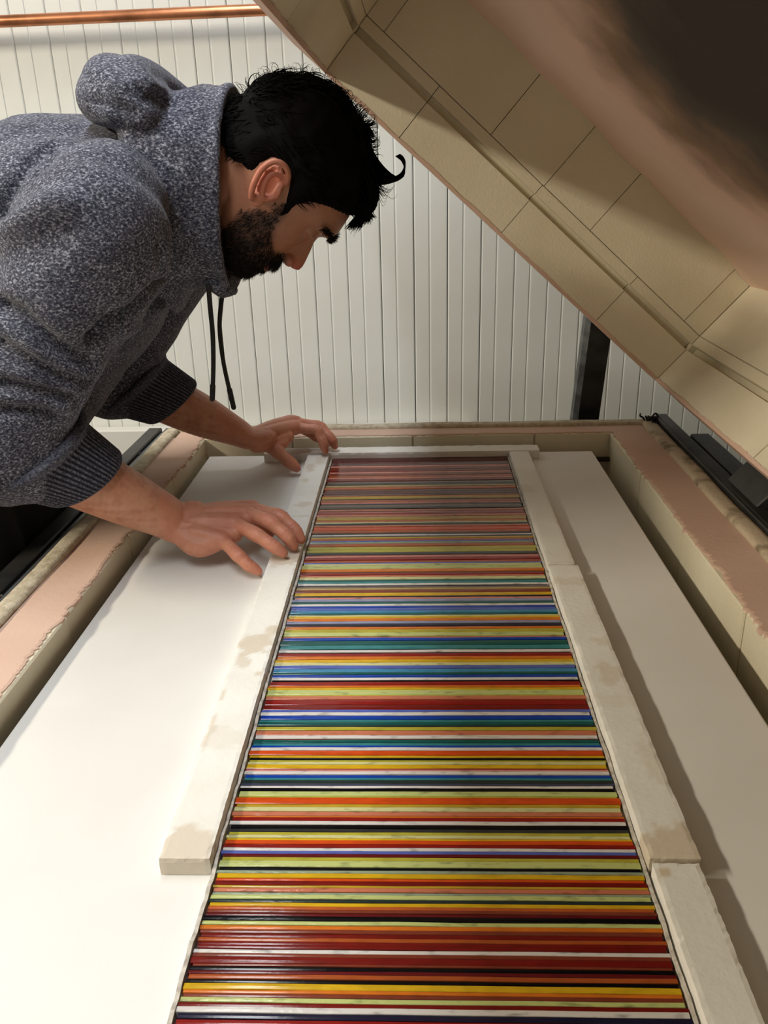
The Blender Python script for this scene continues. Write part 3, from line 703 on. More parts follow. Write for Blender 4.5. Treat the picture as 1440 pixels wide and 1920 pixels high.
# left (far) hand
L2, L3, L4, L5 = (-.224, 1.478, .062), (-.230, 1.498, .066), (-.238, 1.517, .062), (-.246, 1.533, .052)
palm(WL, [L2, L3, L4, L5], [(.004, -.014, .002), (.0, -.002, .005), (-.006, .008, .002), (-.012, .017, -.004)], [.0132, .0130, .0125, .012], None)
body_parts.append(tube([WL + A3([.012, -.012, -.008]), (-.268, 1.432, .048), (-.246, 1.440, .044)], [.0155, .0165, .0125], (0, 1, 0), 14, 4))
body_parts.append(tube([WL + A3([-.004, .018, -.008]), (-.272, 1.485, .045), L5], [.014, .015, .011], (0, 1, 0), 14, 4))
finger('L2', [L2, (-.184, 1.472, .058), (-.1725, 1.462, .037), (-.1695, 1.463, .0208)], .0096)
finger('L3', [L3, (-.182, 1.502, .056), (-.1600, 1.488, .036), (-.1540, 1.490, .0208)], .0099)
finger('L4', [L4, (-.196, 1.527, .049), (-.1760, 1.513, .034), (-.1690, 1.5095, .0205)], .0092)
finger('L5', [L5, (-.214, 1.541, .036), (-.196, 1.530, .027), (-.1850, 1.5270, .0200)], .0082)
finger('L1', [(-.270, 1.424, .046), (-.251, 1.416, .036), (-.2285, 1.4055, .0195), (-.2158, 1.4040, .0080)], .0118)
for q0, q1, r_ in (((-.262, 1.428, .047), (-.236, 1.452, .052), .0135), ((-.252, 1.422, .040), (-.240, 1.440, .046), .011)):
    body_parts.append(tube([q0, (A3(q0) + A3(q1)) / 2, q1], [r_, r_, r_ * .9], (0, 1, 0), 12, 3))
bme = remesh(body_parts, 0.0017, 6, 0.5)
V = get_v(bme)
# colour by place: base skin, redder knuckles, fingertips, ears, nose, darker beard and lips
a, b, c = HLOC(V)
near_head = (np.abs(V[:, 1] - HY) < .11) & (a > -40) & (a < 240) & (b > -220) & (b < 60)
base = np.tile(A3(lin((204, 148, 120))[:3]), (len(V), 1))
def blend(mask, col):
    global base
    base = base * (1 - mask[:, None]) + A3(lin(col)[:3]) * mask[:, None]
blend(np.clip(vnoise(V, 70, 4) * .5, 0, .35), (176, 108, 84)); blend(np.clip(vnoise(V, 190, 14) * .5, 0, .35), (168, 96, 76)); blend(np.clip(vnoise(V, 420, 15) * .4, 0, .25), (214, 164, 136))
hands = V[:, 0] > -.345
hm = np.where(hands & ~near_head, 1.0, 0.0)
blend(hm * .55, (212, 140, 114))
for P in FINGER.values():
    for k, r in ((0, .016), (1, .011), (2, .009)):
        blend(np.exp(-(np.linalg.norm(V - P[k] - A3([0, 0, .006]), axis=1) / r) ** 2) * .35, (172, 88, 72))
    blend(np.exp(-(np.linalg.norm(V - P[3], axis=1) / .010) ** 2) * .5, (196, 112, 96))
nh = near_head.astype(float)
blend(nh * .75, (146, 98, 74))  # head skin painted darker to stand in for shade on the face
def gau(a0, b0, ra, rb): return np.exp(-((a - a0) / ra) ** 2 - ((b - b0) / rb) ** 2) * nh
blend(gau(72, 18, 12, 14) * .75, (176, 84, 72))
ea, eb = HP(500, 340, 80)
blend(np.exp(-((a - ea) / 30) ** 2 - ((b - eb) / 28) ** 2) * (np.abs(c) > 72) * nh * .7, (196, 108, 84))
# beard area (side polygon), softly bounded
def poly_sdf(pa, pb, poly):
    P = np.stack([pa, pb], 1); Q = A3(poly, float); d = seg_dist(P, np.vstack([Q, Q[:1]]))
    ins = np.zeros(len(P), bool); j = len(Q) - 1
    for i in range(len(Q)):
        cond = ((Q[i, 1] > P[:, 1]) != (Q[j, 1] > P[:, 1])) & (P[:, 0] < (Q[j, 0] - Q[i, 0]) * (P[:, 1] - Q[i, 1]) / (Q[j, 1] - Q[i, 1] + 1e-12) + Q[i, 0]); ins ^= cond; j = i
    return np.where(ins, -d, d)
beard_px = [(548, 380), (540, 402), (520, 425), (512, 452), (515, 470), (531, 481), (537, 490), (522, 520), (480, 545), (420, 545), (415, 440), (436, 415), (455, 400), (490, 392), (512, 402), (524, 385)]
beard_poly = [HP(x, y, 40) for x, y in beard_px]
bd = poly_sdf(a, b, beard_poly)
blend(nh * np.clip(.5 - bd / 9, 0, 1) * (.74 + .2 * np.clip(vnoise(V, 160, 8), -1, 1)), (46, 33, 28))
blend(np.exp(-((a - 40) / 7) ** 2) * np.exp(-(c / 20) ** 2) * (b > -8) * nh * .8, (130, 66, 60))
blend(np.exp(-((a - 112) / 2.2) ** 2) * np.exp(-((np.abs(c) - 30) / 12) ** 2) * (b > -20) * nh * .6, (40, 26, 22))
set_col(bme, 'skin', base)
m_skin = bpy.data.materials.new('skin'); m_skin.use_nodes = True; nt = m_skin.node_tree; bs = nt.nodes['Principled BSDF']
at = nt.nodes.new('ShaderNodeAttribute'); at.attribute_name = 'skin'; nt.links.new(at.outputs['Color'], bs.inputs['Base Color'])
bs.inputs['Roughness'].default_value = 0.5; bs.inputs['Subsurface Weight'].default_value = 0.08; bs.inputs['Subsurface Radius'].default_value = (.006, .002, .001)
tcn = nt.nodes.new('ShaderNodeTexCoord'); nz = nt.nodes.new('ShaderNodeTexNoise'); nz.inputs['Scale'].default_value = 380; nz.inputs['Detail'].default_value = 3
nt.links.new(tcn.outputs['Object'], nz.inputs['Vector']); bp = nt.nodes.new('ShaderNodeBump'); bp.inputs['Strength'].default_value = .35; bp.inputs['Distance'].default_value = .0012
nt.links.new(nz.outputs[0], bp.inputs['Height']); nt.links.new(bp.outputs[0], bs.inputs['Normal'])
# knuckle creases and wrist creases, cut into the surface
N_ = get_n(bme); D = np.zeros(len(V))
for k, P in FINGER.items():
    for j in (1, 2):
        ax = P[j + 1] - P[j - 1]; ax = ax / np.linalg.norm(ax)
        for off in (-.0032, 0, .0032):
            q = P[j] + ax * off; pl_ = np.abs((V - q) @ ax); rr = np.linalg.norm(V - q, axis=1)
            D -= .0007 * np.exp(-(pl_ / .0009) ** 2) * (rr < .015) * (N_[:, 2] > 0.1)
axR = (WR - ER) / np.linalg.norm(WR - ER)
for q in (WR + axR * .006,):
    pl_ = np.abs((V - q) @ axR + .003 * np.sin(V[:, 1] * 300)); D -= .0008 * np.exp(-(pl_ / .0012) ** 2) * (np.linalg.norm(V - q, axis=1) < .05)
set_v(bme, V + N_ * D[:, None])
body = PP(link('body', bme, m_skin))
# nails
m_nail = mat('nail', (214, 160, 140), 0.35)
def nail(P, up, wd, ln):
    tip = P[3]; ax = P[3] - P[2]; ax /= np.linalg.norm(ax); up = A3(up, float); up -= ax * (up @ ax); up /= np.linalg.norm(up); sd = np.cross(ax, up)
    V = []; F = []; nu, nv = 6, 5
    for i in range(nu + 1):
        for j in range(nv + 1):
            u = -1 + 2 * i / nu; v = j / nv; shrink = 1 - .25 * abs(v - .45) ** 2 * 4 * .5
            V.append(tip + ax * (-.004 + ln * (v - .35)) + sd * (u * wd * shrink) + up * (wd * 1.08 - .30 * wd * u * u - .0014 * v))
    F = [(i * (nv + 1) + j, (i + 1) * (nv + 1) + j, (i + 1) * (nv + 1) + j + 1, i * (nv + 1) + j + 1) for i in range(nu) for j in range(nv)]
    o = link('fingernail', from_np(V, F), m_nail); o.parent = body; return o
for k in ('R2', 'R3', 'R4', 'R5', 'L2', 'L3'):
    nail(FINGER[k], (1, 0, .35), .0056 if k[1] != '5' else .005, .0105)
nail(FINGER['L1'], (.2, -.62, .75), .0068, .013)
# --- hoodie
YC = 1.175
hood_parts = []
V, F = tube([(-.33, YC, .475), (-.385, YC, .472), (-.460, YC, .412), (-.545, YC, .335), (-.615, YC, .245), (-.672, YC, .165)],
            [(.100, .070), (.160, .094), (.176, .150), (.172, .160), (.172, .156), (.17, .146)], (0, 1, 0), 40, 6)
hood_parts.append((V, F))
def sleeve(S, E_, Wp, s):
    ax = (Wp - E_); c1 = E_ + ax * .14; c2 = E_ + ax * .26; c3 = E_ + ax * .50
    P = [S + A3([.01, .02 * s, .03]), S, S + (E_ - S) * .30, S + (E_ - S) * .62, E_ + (S - E_) * .14 , E_ + ax * .02 + A3([-.006, 0, -.006]), c1]
    R_ = [.072, .088, .081, .068, .074, .077, .069] if s > 0 else [.072, .088, .084, .074, .070, .068, .064]
    hood_parts.append(tube(P, R_, (0, 1, 0), 28, 6))
sleeve(SR, ER, WR, 1); sleeve(SL, EL, WL, -1)
# armpit and shoulder volume
for S, s in ((SR, 1), (SL, -1)):
    hood_parts.append(ellipsoid(S + A3([-.07, .07 * s, .01]), (.12, .09, .10)))
    hood_parts.append(ellipsoid(S + A3([.0, .055 * s, -.01]), (.07, .08, .085)))
# upper back
hood_parts.append(ellipsoid((-.47, YC, .475), (.135, .17, .104)))
hme = remesh(hood_parts, 0.005, 8, 0.5)
V = get_v(hme)
# creases traced over the near side: cast onto the surface, then push in or pull out
bvh = BVHTree.FromPolygons([tuple(v) for v in V], [tuple(p.vertices) for p in hme.polygons])
def cast(px, py):
    r = Vector(ray(px, py)).normalized(); h = bvh.ray_cast(Vector(CAM), r)
    return A3(h[0]) if h[0] is not None else None
creases = [([(0, 572), (40, 592), (85, 632), (125, 660), (162, 676)], -.017, .009), ([(-10, 640), (45, 672), (90, 694), (130, 704), (160, 706)], -.016, .008), ([(0, 716), (50, 727), (95, 734), (128, 737)], -.013, .007),
           ([(0, 768), (40, 768), (75, 769), (100, 776)], -.012, .006), ([(0, 610), (50, 636), (100, 672), (150, 694)], .008, .014), ([(0, 690), (60, 708), (125, 722)], .007, .012), ([(0, 742), (60, 748), (110, 754)], .006, .010),
           ([(0, 398), (30, 340), (62, 297), (98, 273)], -.008, .007), ([(0, 455), (40, 415), (75, 392), (120, 384)], .013, .018), ([(0, 500), (60, 462), (120, 440)], -.006, .02), ([(158, 690), (166, 696)], .010, .020), ([(140, 728), (150, 738)], .009, .016), ([(115, 764), (126, 774)], .008, .014), ([(0, 425), (30, 385), (70, 345)], -.004, .02),
           ([(322, 470), (316, 505), (300, 538), (273, 567), (213, 603), (173, 637)], -.018, .009), ([(300, 460), (304, 498), (292, 535), (262, 560)], -.008, .007), ([(332, 500), (322, 540), (290, 580), (235, 618)], .006, .010),
           ([(180, 300), (230, 340), (290, 390), (312, 430)], .004, .03), ([(60, 470), (110, 500), (170, 545)], -.003, .03), ([(20, 500), (70, 545), (120, 600)], .004, .025), ([(200, 640), (230, 680), (250, 720)], -.003, .02)]
N_ = get_n(hme); D = np.zeros(len(V))
for poly, amp, wd in creases:
    pts = [cast(x, y) for x, y in poly]; pts = [p for p in pts if p is not None]
    if len(pts) > 1:
        d = seg_dist(V, catmull(A3(pts), 5)); D += amp * np.exp(-(d / wd) ** 2)
D += .0022 * vnoise(V, 16, 21) + .0010 * vnoise(V, 45, 22)
set_v(hme, V + N_ * D[:, None])
m_hood = bpy.data.materials.new('marled_fleece'); m_hood.use_nodes = True; nt = m_hood.node_tree; Nn = nt.nodes; Ln = nt.links; bs = Nn['Principled BSDF']
bs.inputs['Roughness'].default_value = .95; bs.inputs['Specular IOR Level'].default_value = .15; bs.inputs['Sheen Weight'].default_value = .12
tcn = Nn.new('ShaderNodeTexCoord'); mp = Nn.new('ShaderNodeMapping'); mp.inputs['Scale'].default_value = (1, 1.4, 1.5); mp.inputs['Rotation'].default_value = (.3, .8, .2); Ln.new(tcn.outputs['Object'], mp.inputs[0])
nz = Nn.new('ShaderNodeTexNoise'); nz.inputs['Scale'].default_value = 300; nz.inputs['Detail'].default_value = 3; nz.inputs['Roughness'].default_value = .65; Ln.new(mp.outputs[0], nz.inputs['Vector'])
rp = Nn.new('ShaderNodeValToRGB'); e = rp.color_ramp.elements
e[0].position = .34; e[0].color = lin((34, 36, 47)); e[1].position = .68; e[1].color = lin((174, 176, 188))
q = e.new(.48); q.color = lin((70, 72, 86)); q = e.new(.56); q.color = lin((104, 106, 119))
Ln.new(nz.outputs[0], rp.inputs[0])
nb = Nn.new('ShaderNodeTexNoise'); nb.inputs['Scale'].default_value = 30; nb.inputs['Detail'].default_value = 2; Ln.new(tcn.outputs['Object'], nb.inputs['Vector'])
mx = Nn.new('ShaderNodeMix'); mx.data_type = 'RGBA'; mx.blend_type = 'SOFT_LIGHT'; mx.inputs[0].default_value = .45; Ln.new(rp.outputs[0], mx.inputs[6]); Ln.new(nb.outputs[0], mx.inputs[7]); Ln.new(mx.outputs[2], bs.inputs['Base Color'])
bp = Nn.new('ShaderNodeBump'); bp.inputs['Strength'].default_value = .45; bp.inputs['Distance'].default_value = .002; Ln.new(nz.outputs[0], bp.inputs['Height']); Ln.new(bp.outputs[0], bs.inputs['Normal'])
hoodie = PP(link('hoodie', hme, m_hood))
def HC_(o): o.parent = hoodie; o.matrix_parent_inverse = hoodie.matrix_world.inverted() if False else Matrix.Translation(Vector((0, 0, 0))); return o
# the person's Empty sits off the origin, so parts are parented with an inverse; sub-parts inherit it
# ribbed cuffs
m_rib = mat('ribbed_cuff', (66, 68, 82), .95, (118, 120, 132), 420, 3, .40, .64, bump=.4, bscale=420, spec=.1, attr='rib', attr_col=(30, 31, 40))
def cuff(E_, Wp, f0, f1, r0, r1, side, shift=(0, 0, 0)):
    a_ = E_ + (Wp - E_) * f0 + A3(shift); b_ = E_ + (Wp - E_) * f1 + A3(shift); ax = (b_ - a_) / np.linalg.norm(b_ - a_)
    P, T, S, B = ring_frame([a_, b_], side); ns2 = 360; upv = A3([0, -.25, 1.0]); upv -= ax * (upv @ ax); upv /= np.linalg.norm(upv); shear = .45; V = []; F = []
    rows = [(0, r0 * .90), (0.02, r0 * 1.06), (.10, r0 * 1.10), (.18, r0 * 1.0)] + [(t, r0 + (r1 - r0) * t) for t in np.linspace(.25, .93, 8)] + [(.97, r1 * .985), (1.0, r1 * .95), (1.0, r1 * .88), (.9, r1 * .86)]
    for t, r in rows:
        for j in range(ns2):
            th = 2 * math.pi * j / ns2; rb = r * (1 + (.018 * math.cos(th * 60) if .2 < t < .98 else 0))
            vv = S[0] * rb * math.cos(th) + B[0] * rb * math.sin(th); V.append(a_ + (b_ - a_) * t + vv + ax * (shear * (vv @ upv)))
    F = [(i * ns2 + j, i * ns2 + (j + 1) % ns2, (i + 1) * ns2 + (j + 1) % ns2, (i + 1) * ns2 + j) for i in range(len(rows) - 1) for j in range(ns2)]
    cm = from_np(V, F); set_attr(cm, 'rib', np.tile(np.clip(.5 - .9 * np.cos(2 * np.pi * np.arange(ns2) / ns2 * 60), 0, .85), len(rows)) * np.repeat([1.0 if .2 < t < .99 else 0.15 for t, r in rows], ns2))
    return HC_(link('cuff', cm, m_rib))
cuff(ER, WR, .12, .46, .069, .0505, (0, 1, 0)); cuff(EL, WL, .12, .45, .066, .0500, (0, 1, 0))
# hood: a thick collar from the neckline to the face opening, with the fallen tip rolled behind
def hp(px, py, Y): return onY(px, py, Y)
ring_px = [((246, 226), (338, 590), .118), ((262, 180), (352, 560), .122), ((330, 172), (368, 543), .118), ((385, 155), (398, 540), .110), ((418, 160), (420, 544), .105), ((432, 166), (432, 542), .100)]
hd = []
HN = 40
rows_o = []
for (t, b_, wy) in ring_px:
    T = hp(t[0], t[1], 1.14); B = hp(b_[0], b_[1], 1.14); c = (T + B) / 2; u = (T - B) / 2
    rows_o.append([c + u * math.cos(2 * math.pi * j / HN) + A3([0, 1, 0]) * wy * math.sin(2 * math.pi * j / HN) * (1 + .06 * math.cos(2 * math.pi * j / HN)) for j in range(HN)])
rows_i = []
for k in range(len(rows_o) - 1, -1, -1):
    R_ = A3(rows_o[k]); c = R_.mean(0); d_ = R_ - c; L = np.linalg.norm(d_, axis=1)[:, None]
    rows_i.append(c + d_ * (L - .013) / L)
allr = rows_o + list(rows_i)
V = np.concatenate([A3(r) for r in allr]); nr = len(allr)
F = [(i * HN + j, i * HN + (j + 1) % HN, ((i + 1) % nr) * HN + (j + 1) % HN, ((i + 1) % nr) * HN + j) for i in range(nr) for j in range(HN)]
hd.append((V, F))
# hem roll of the face opening
lip = [hp(424 + 2 * math.cos(a_), 352, 1.14) * 0 for a_ in ()]
R_ = A3(rows_o[-1]); cpts = np.vstack([R_, R_[:1]])
hd.append(tube(cpts, [.0085] * len(cpts), (1, 0, 0), 10, 1, caps=False))
R_ = A3(rows_o[-2]); 
# rolled tip of the hood
t1, t2, t3, t4 = hp(212, 186, 1.13), hp(222, 160, 1.13), hp(262, 156, 1.13), hp(300, 178, 1.13)
for (P0, r0) in ((t1, .034), (t2, .033), (t3, .030), (hp(250, 190, 1.13), .040)):
    hd.append(tube([P0 + A3([.03, -.085, -.015]), P0 + A3([.005, -.05, -.003]), P0, P0 + A3([.005, .06, -.003]), P0 + A3([.03, .10, -.015])], [r0 * .6, r0 * .92, r0, r0 * .92, r0 * .6], (1, 0, 0), 16, 4))
hd.append(tube([hp(298, 176, 1.06), hp(296, 178, 1.12), hp(296, 180, 1.2)], [.012, .016, .014], (1, 0, 0), 12, 4))
hdm = remesh(hd, 0.004, 6, .5)
V = get_v(hdm); N_ = get_n(hdm)
bvh = BVHTree.FromPolygons([tuple(v) for v in V], [tuple(p.vertices) for p in hdm.polygons])
D = .0014 * vnoise(V, 28, 31)
for poly, amp, wd in [([(262, 168), (272, 180), (292, 184), (318, 182)], -.012, .009), ([(178, 192), (215, 200), (250, 214)], -.007, .007), ([(400, 160), (398, 260), (400, 360), (402, 460), (408, 530)], -.0022, .003),
                      ([(300, 200), (330, 260), (345, 340)], .004, .02), ([(325, 300), (350, 420), (380, 520)], -.003, .014), ([(360, 460), (385, 505), (405, 530)], -.004, .007), ([(262, 172), (240, 168), (225, 180)], .004, .01)]:
    pts = [cast(x, y) for x, y in poly]; pts = [p for p in pts if p is not None]
    if len(pts) > 1: D += amp * np.exp(-(seg_dist(V, catmull(A3(pts), 5)) / wd) ** 2)
set_v(hdm, V + N_ * D[:, None])
HC_(link('hood', hdm, m_hood))
# front panel point of the hood where the two edges cross
V, F = tube([hp(398, 530, 1.10), hp(418, 541, 1.11), hp(436, 544, 1.125)], [.010, .012, .007], (0, 1, 0), 12, 4)
HC_(link('hood_edge', from_np(V, F), m_hood))
for pts in ([(391, 536, 1.08), (394, 575, 1.085), (399, 630, 1.085), (400, 690, 1.085), (398, 748, 1.085)], [(419, 538, 1.15), (414, 575, 1.15), (412, 620, 1.15), (420, 685, 1.15), (438, 764, 1.15)]):
    P = [hp(*p) for p in pts]
    V, F = tube(P, [.0032, .0032, .0031, .0030, .0030], (0, 1, 0), 10, 6); dr = HC_(link('drawstring', from_np(V, F), m_cord))
    tip = P[-1] + (P[-2] - P[-1]) * .42
    V2, F2 = tube([tip, P[-1]], [.0038, .0036], (0, 1, 0), 10, 1); HC_(link('drawstring_tip', from_np(V2, F2), m_cord))
# --- trousers and shoes
tp = [tube([(-.695, YC, .14), (-.70, YC, .06), (-.70, YC, -.04), (-.69, YC, -.12)], [(.162, .125), (.178, .132), (.178, .126), (.16, .11)], (0, 1, 0), 28, 4)]
tp.append(tube([(-.655, 1.06, .08), (-.650, 1.06, -.03), (-.66, 1.065, -.16)], [(.075, .075), (.085, .083), (.088, .085)], (0, 1, 0), 20, 4))
tp.append(tube([(-.655, 1.28, .08), (-.650, 1.28, -.03), (-.66, 1.28, -.16)], [(.075, .075), (.085, .083), (.088, .085)], (0, 1, 0), 20, 4))
for hy in (1.07, 1.28):
    tp.append(tube([(-.70, hy, .0), (-.675, hy, -.18), (-.68, hy, -.42), (-.70, hy, -.62), (-.735, hy, -.825)], [.10, .095, .073, .07, .062], (0, 1, 0), 20, 4))
tme = remesh(tp, .008, 6)
PP(link('trousers', tme, m_black))
for s, hy in ((-1, 1.07), (1, 1.28)):
    sh = remesh([tube([(-.765, hy, -.835), (-.70, hy + s * .01, -.83), (-.60, hy + s * .035, -.85), (-.545, hy + s * .045, -.858)], [(.040, .040), (.045, .042), (.047, .022), (.034, .015)], (0, 1, 0), 18, 5)], .005, 3)
    so = PP(link('shoe', sh, m_shoe))
    pr = [(-.785, hy - .035), (-.70, hy - .045 + s * .01), (-.60, hy - .05 + s * .035), (-.53, hy - .03 + s * .045), (-.525, hy + .02 + s * .045), (-.60, hy + .05 + s * .035), (-.70, hy + .045 + s * .01), (-.785, hy + .035)]
    q = link('sole', extrude_profile(pr, (0, 0, 0), (1, 0, 0), (0, 1, 0), (0, 0, 1), FLOOR_Z, FLOOR_Z + .016), m_sole, so, smooth=False)
# --- hair
m_hair = mat('black_hair', (8, 7, 7), .8, spec=.08)
m_beard = mat('beard_hair', (26, 20, 17), .6, spec=.2)
# hair mass as the head grid pushed out where hair grows
hair_px = [(395, 60), (395, 290), (432, 300), (456, 306), (466, 318), (476, 318), (490, 305), (512, 292), (534, 300), (546, 322), (546, 352), (538, 384), (526, 404), (540, 398), (556, 381), (585, 376), (618, 386), (642, 400), (662, 416), (760, 430), (800, 60)]
hair_poly = [HP(x, y, 60) for x, y in hair_px]
sd_ = poly_sdf(Ag.ravel(), Bg.ravel(), hair_poly).reshape(Ag.shape)
th_full = np.interp(Ag, [40, 80, 110, 150, 185, 206], [5, 10, 14, 15, 15, 15])
mask = np.clip(-sd_ / 16, -.4, 1)
frontm = np.clip((Bg + 40) / 30, 0, 1); th_full = th_full * (1 - frontm * .25)
sidem = np.clip((np.abs(Cg) - 45) / 25, 0, 1); th_full = th_full * (1 - .45 * sidem)
off = np.where(mask > 0, th_full * np.sqrt(np.clip(mask, 0, 1)), mask * 10)
P0 = HW(Ag, Bg, Cg)
du = np.gradient(P0, axis=0); dv = np.roll(P0, -1, 1) - np.roll(P0, 1, 1); nn_ = np.cross(dv, du); nn_ /= np.linalg.norm(nn_, axis=2)[..., None] + 1e-12
cen = HW(110, -100); 
flip = np.sign(((P0 - cen) * nn_).sum(2)); nn_ *= flip[..., None]
nz_ = vnoise(P0.reshape(-1, 3), 60, 5).reshape(Ag.shape) * 2.6 + vnoise(P0.reshape(-1, 3), 150, 6).reshape(Ag.shape) * 1.2
HPs = P0 + nn_ * ((off + nz_ * np.clip(mask, 0, 1)) * .001)[..., None]
V = HPs.reshape(-1, 3)
F = [(i * NP + j, i * NP + (j + 1) % NP, (i + 1) * NP + (j + 1) % NP, (i + 1) * NP + j) for i in range(NA - 1) for j in range(NP)]
F += [tuple(range(NP))[::-1], tuple(range((NA - 1) * NP, NA * NP))]
hair = PP(link('hair', from_np(V, F), m_hair))
def strand(P, r, ns=3):
    n = len(P); rad = [r * (1 - .85 * (i / (n - 1)) ** 1.5) for i in range(n)]
    return tube(P, rad, (0.3, 1, .2), ns, 1, caps=False)
ST = []
idx = np.argwhere(mask > .25)
pick = idx[rng.integers(0, len(idx), 4600)]
for (i, j) in pick:
    p = P0[i, j]; nrm = nn_[i, j]; L = off[i, j] * .001
    flow = ha * .55 + hb * .75 - nrm * ((ha * .55 + hb * .75) @ nrm)
    if Ag[i, j] < 105 and Bg[i, j] < -60: flow = -ha * .8 - hb * .2; flow = flow - nrm * (flow @ nrm)
    flow = flow / (np.linalg.norm(flow) + 1e-9); sd = np.cross(nrm, flow)
    ln = rng.uniform(.018, .038); curl = rng.uniform(-1, 1) * .010; lift = rng.uniform(0.0, .0055) if rng.random() < .55 else rng.uniform(.004, .0095)
    if abs(Cg[i, j]) > 50: lift *= .35; ln *= .7
    if Ag[i, j] > 190: lift *= .4; ln *= .6
    pts = []
    for k in range(6):
        t = k / 5
        pts.append(p + nrm * (L * .75 + lift * math.sin(t * 2.3) * 1.1) + flow * ln * t + sd * curl * t * t - nrm * (.3 * ln * ln / .10) * t * t * 1.0)
    ST.append(strand(pts, rng.uniform(.0006, .0013)))
# curly ends standing off the back and top of the head
pick = idx[rng.integers(0, len(idx), 5200)]
cnt = 0
for (i, j) in pick:
    if Ag[i, j] < 85 or (abs(Cg[i, j]) > 48): continue
    if not (Bg[i, j] < -105 or Ag[i, j] > 195): continue
    cnt += 1
    if cnt > 420: break
    p = P0[i, j] + nn_[i, j] * (off[i, j] * .001 - .002); nrm = nn_[i, j]
    u = rng.normal(size=3); u -= nrm * (u @ nrm); u /= np.linalg.norm(u); v = np.cross(nrm, u); rad = rng.uniform(.003, .007); turns = rng.uniform(2.2, 4.8)
    pts = [p + nrm * (rad * (1 - math.cos(turns * t)) * 1.0 + .003 * t) + u * (rad * math.sin(turns * t) * 1.2 + .008 * t) for t in np.linspace(0, 1, 9)]
    ST.append(strand(pts, rng.uniform(.00035, .0007)))
# quiff that curls away from the forehead
for k in range(110):
    yy_ = 1.115 + rng.normal() * .010; jx = rng.normal() * 4; jy = rng.normal() * 4; e = rng.uniform(-.5, 1)
    px = [(680 + jx * 2.4, 286 + jy * 4), (698 + jx * 2, 312 + jy * 2.6), (717 + jx * 1.2, 328 + jy * 1.6), (738 + e * 2, 335 + jy * .5), (754 + e * 2, 326 + e * 4), (759 - e, 310 + jy * .4), (755 - e * 4, 297 + e * 3), (747 - e * 6, 290 + e * 3)]
    if k > 88: px = [(694 + jx, 330 + jy * 2), (706 + jx, 345 + jy), (714 + jx, 356 + jy * 2), (722 + jx * 2, 362 + jy * 3), (730 + jx * 2, 352 + jy * 3)]
    P = catmull([onY(x, y, yy_ + (rng.normal() * .003)) for x, y in px], 3)
    ST.append(strand(P, rng.uniform(.0010, .0020) if k <= 88 else .0006))
# fringe falling over the forehead
for k in range(260):
    cc = rng.uniform(-44, 50); yy_ = HY - cc * .001; sq = 1 - .25 * (cc / 50) ** 2
    jx = rng.normal() * 5; jy = rng.normal() * 5; e = rng.random()
    tipx, tipy = (650 + 52 * e + jx * .6, 428 - 22 * e * e + jy * .5)
    px = [(676 + jx, 300 + jy * 2), (693 + jx * .8 + 2, 340 + jy), (700 + jx * .7 - 2 * (1 - e), 372 + jy), (692 + jx * .6 - 18 * (1 - e), 402 + jy * .6 - 6 * e), (tipx, tipy)]
    P = catmull([onY(x, y, yy_) for x, y in px], 3)
    ST.append(strand(P, rng.uniform(.0012, .0026)))
V, F = merge(ST); o = link('hair_strands', from_np(V, F), m_hair); o.parent = hair; o['kind'] = 'stuff'
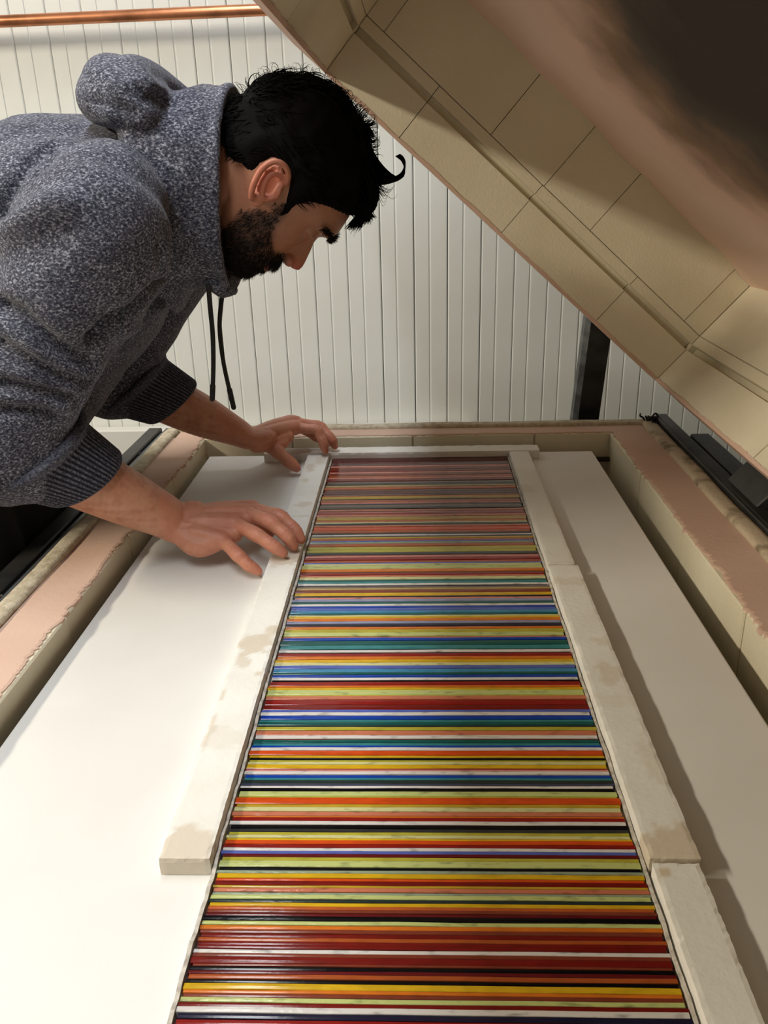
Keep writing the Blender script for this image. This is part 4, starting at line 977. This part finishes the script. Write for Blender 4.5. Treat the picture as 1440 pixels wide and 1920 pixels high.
# beard, moustache, brows
ST = []
bsd = poly_sdf(Ag.ravel(), Bg.ravel(), beard_poly).reshape(Ag.shape)
idx = np.argwhere((bsd < -1) & (Bg > -150))
pick = idx[rng.integers(0, len(idx), 7500)]
for (i, j) in pick:
    p = P0[i, j] + (P0[(i + 1) % NA, j] - P0[i, j]) * rng.random() + (P0[i, (j + 1) % NP] - P0[i, j]) * rng.random(); nrm = nn_[i, j]
    if abs(Ag[i, j] - 40) < 5 and abs(Cg[i, j]) < 22: continue
    front = np.clip((Bg[i, j] + 60) / 50, 0, 1)
    ln = rng.uniform(.003, .0055) + .0045 * front * rng.random()
    d_ = nrm * .75 - ha * .55 + rng.normal(size=3) * .22; d_ /= np.linalg.norm(d_)
    ST.append(strand([p - nrm * .001, p + d_ * ln * .5, p + d_ * ln - ha * ln * .25], rng.uniform(.00022, .00042)))
for k in range(650):                                             # moustache
    cc = rng.uniform(-26, 26); a0 = rng.uniform(47, 57); b0 = np.interp(a0, fr[:, 0], fr[:, 1]) - (abs(cc) / 30) ** 2 * 9
    p = HW(a0, b0 - 1, cc); d_ = hb * .8 - ha * .6 + hc * (.35 * np.sign(cc)) + rng.normal(size=3) * .15; d_ /= np.linalg.norm(d_)
    ln = rng.uniform(.007, .013); ST.append(strand([p, p + d_ * ln * .55, p + d_ * ln - ha * .002], rng.uniform(.0003, .0006)))
V, F = merge(ST); PP(tag(link('beard', from_np(V, F), m_beard), kind='stuff'))
for s in (1, -1):
    ST = []
    for k in range(260):
        t = rng.random(); cc = 8 + 44 * t; a0 = 125 + 5 * math.sin(t * 2.6) + rng.normal() * 2.2; b0 = 1.5 - 20 * (cc / 55) ** 2 + 1
        p = HW(a0, b0, cc * s); d_ = ha * .35 + hb * .45 + hc * s * .7 + rng.normal(size=3) * .15; d_ /= np.linalg.norm(d_)
        ln = rng.uniform(.006, .010); ST.append(strand([p - hb * .001, p + d_ * ln * .5, p + d_ * ln], rng.uniform(.0004, .0008)))
    V, F = merge(ST); PP(tag(link('eyebrow', from_np(V, F), m_beard), kind='stuff'))

# ------------------------------------------------------------------ ceiling lamps
for (hl, loc, rz, lab) in ((1.17, LAMP1, 0, 'long white ceiling tube lamp above the open kiln'), (.62, LAMP2, -28, 'short white ceiling tube lamp near the left wall')):
    t = empty('ceiling_lamp', lab, 'lamp', (loc[0], loc[1], loc[2] + .012)); t.rotation_euler = (0, math.radians(rz), 0)
    box('housing', -.1, .1, -hl, hl, 0.004, .06, m_lamp, t); box('diffuser', -.085, .085, -hl + .02, hl - .02, -.004, .0035, m_diff, t)
    box('stem', -.01, .01, -.01, .01, .06, 1.93 - loc[2] if rz == 0 else .2, m_lamp, t)
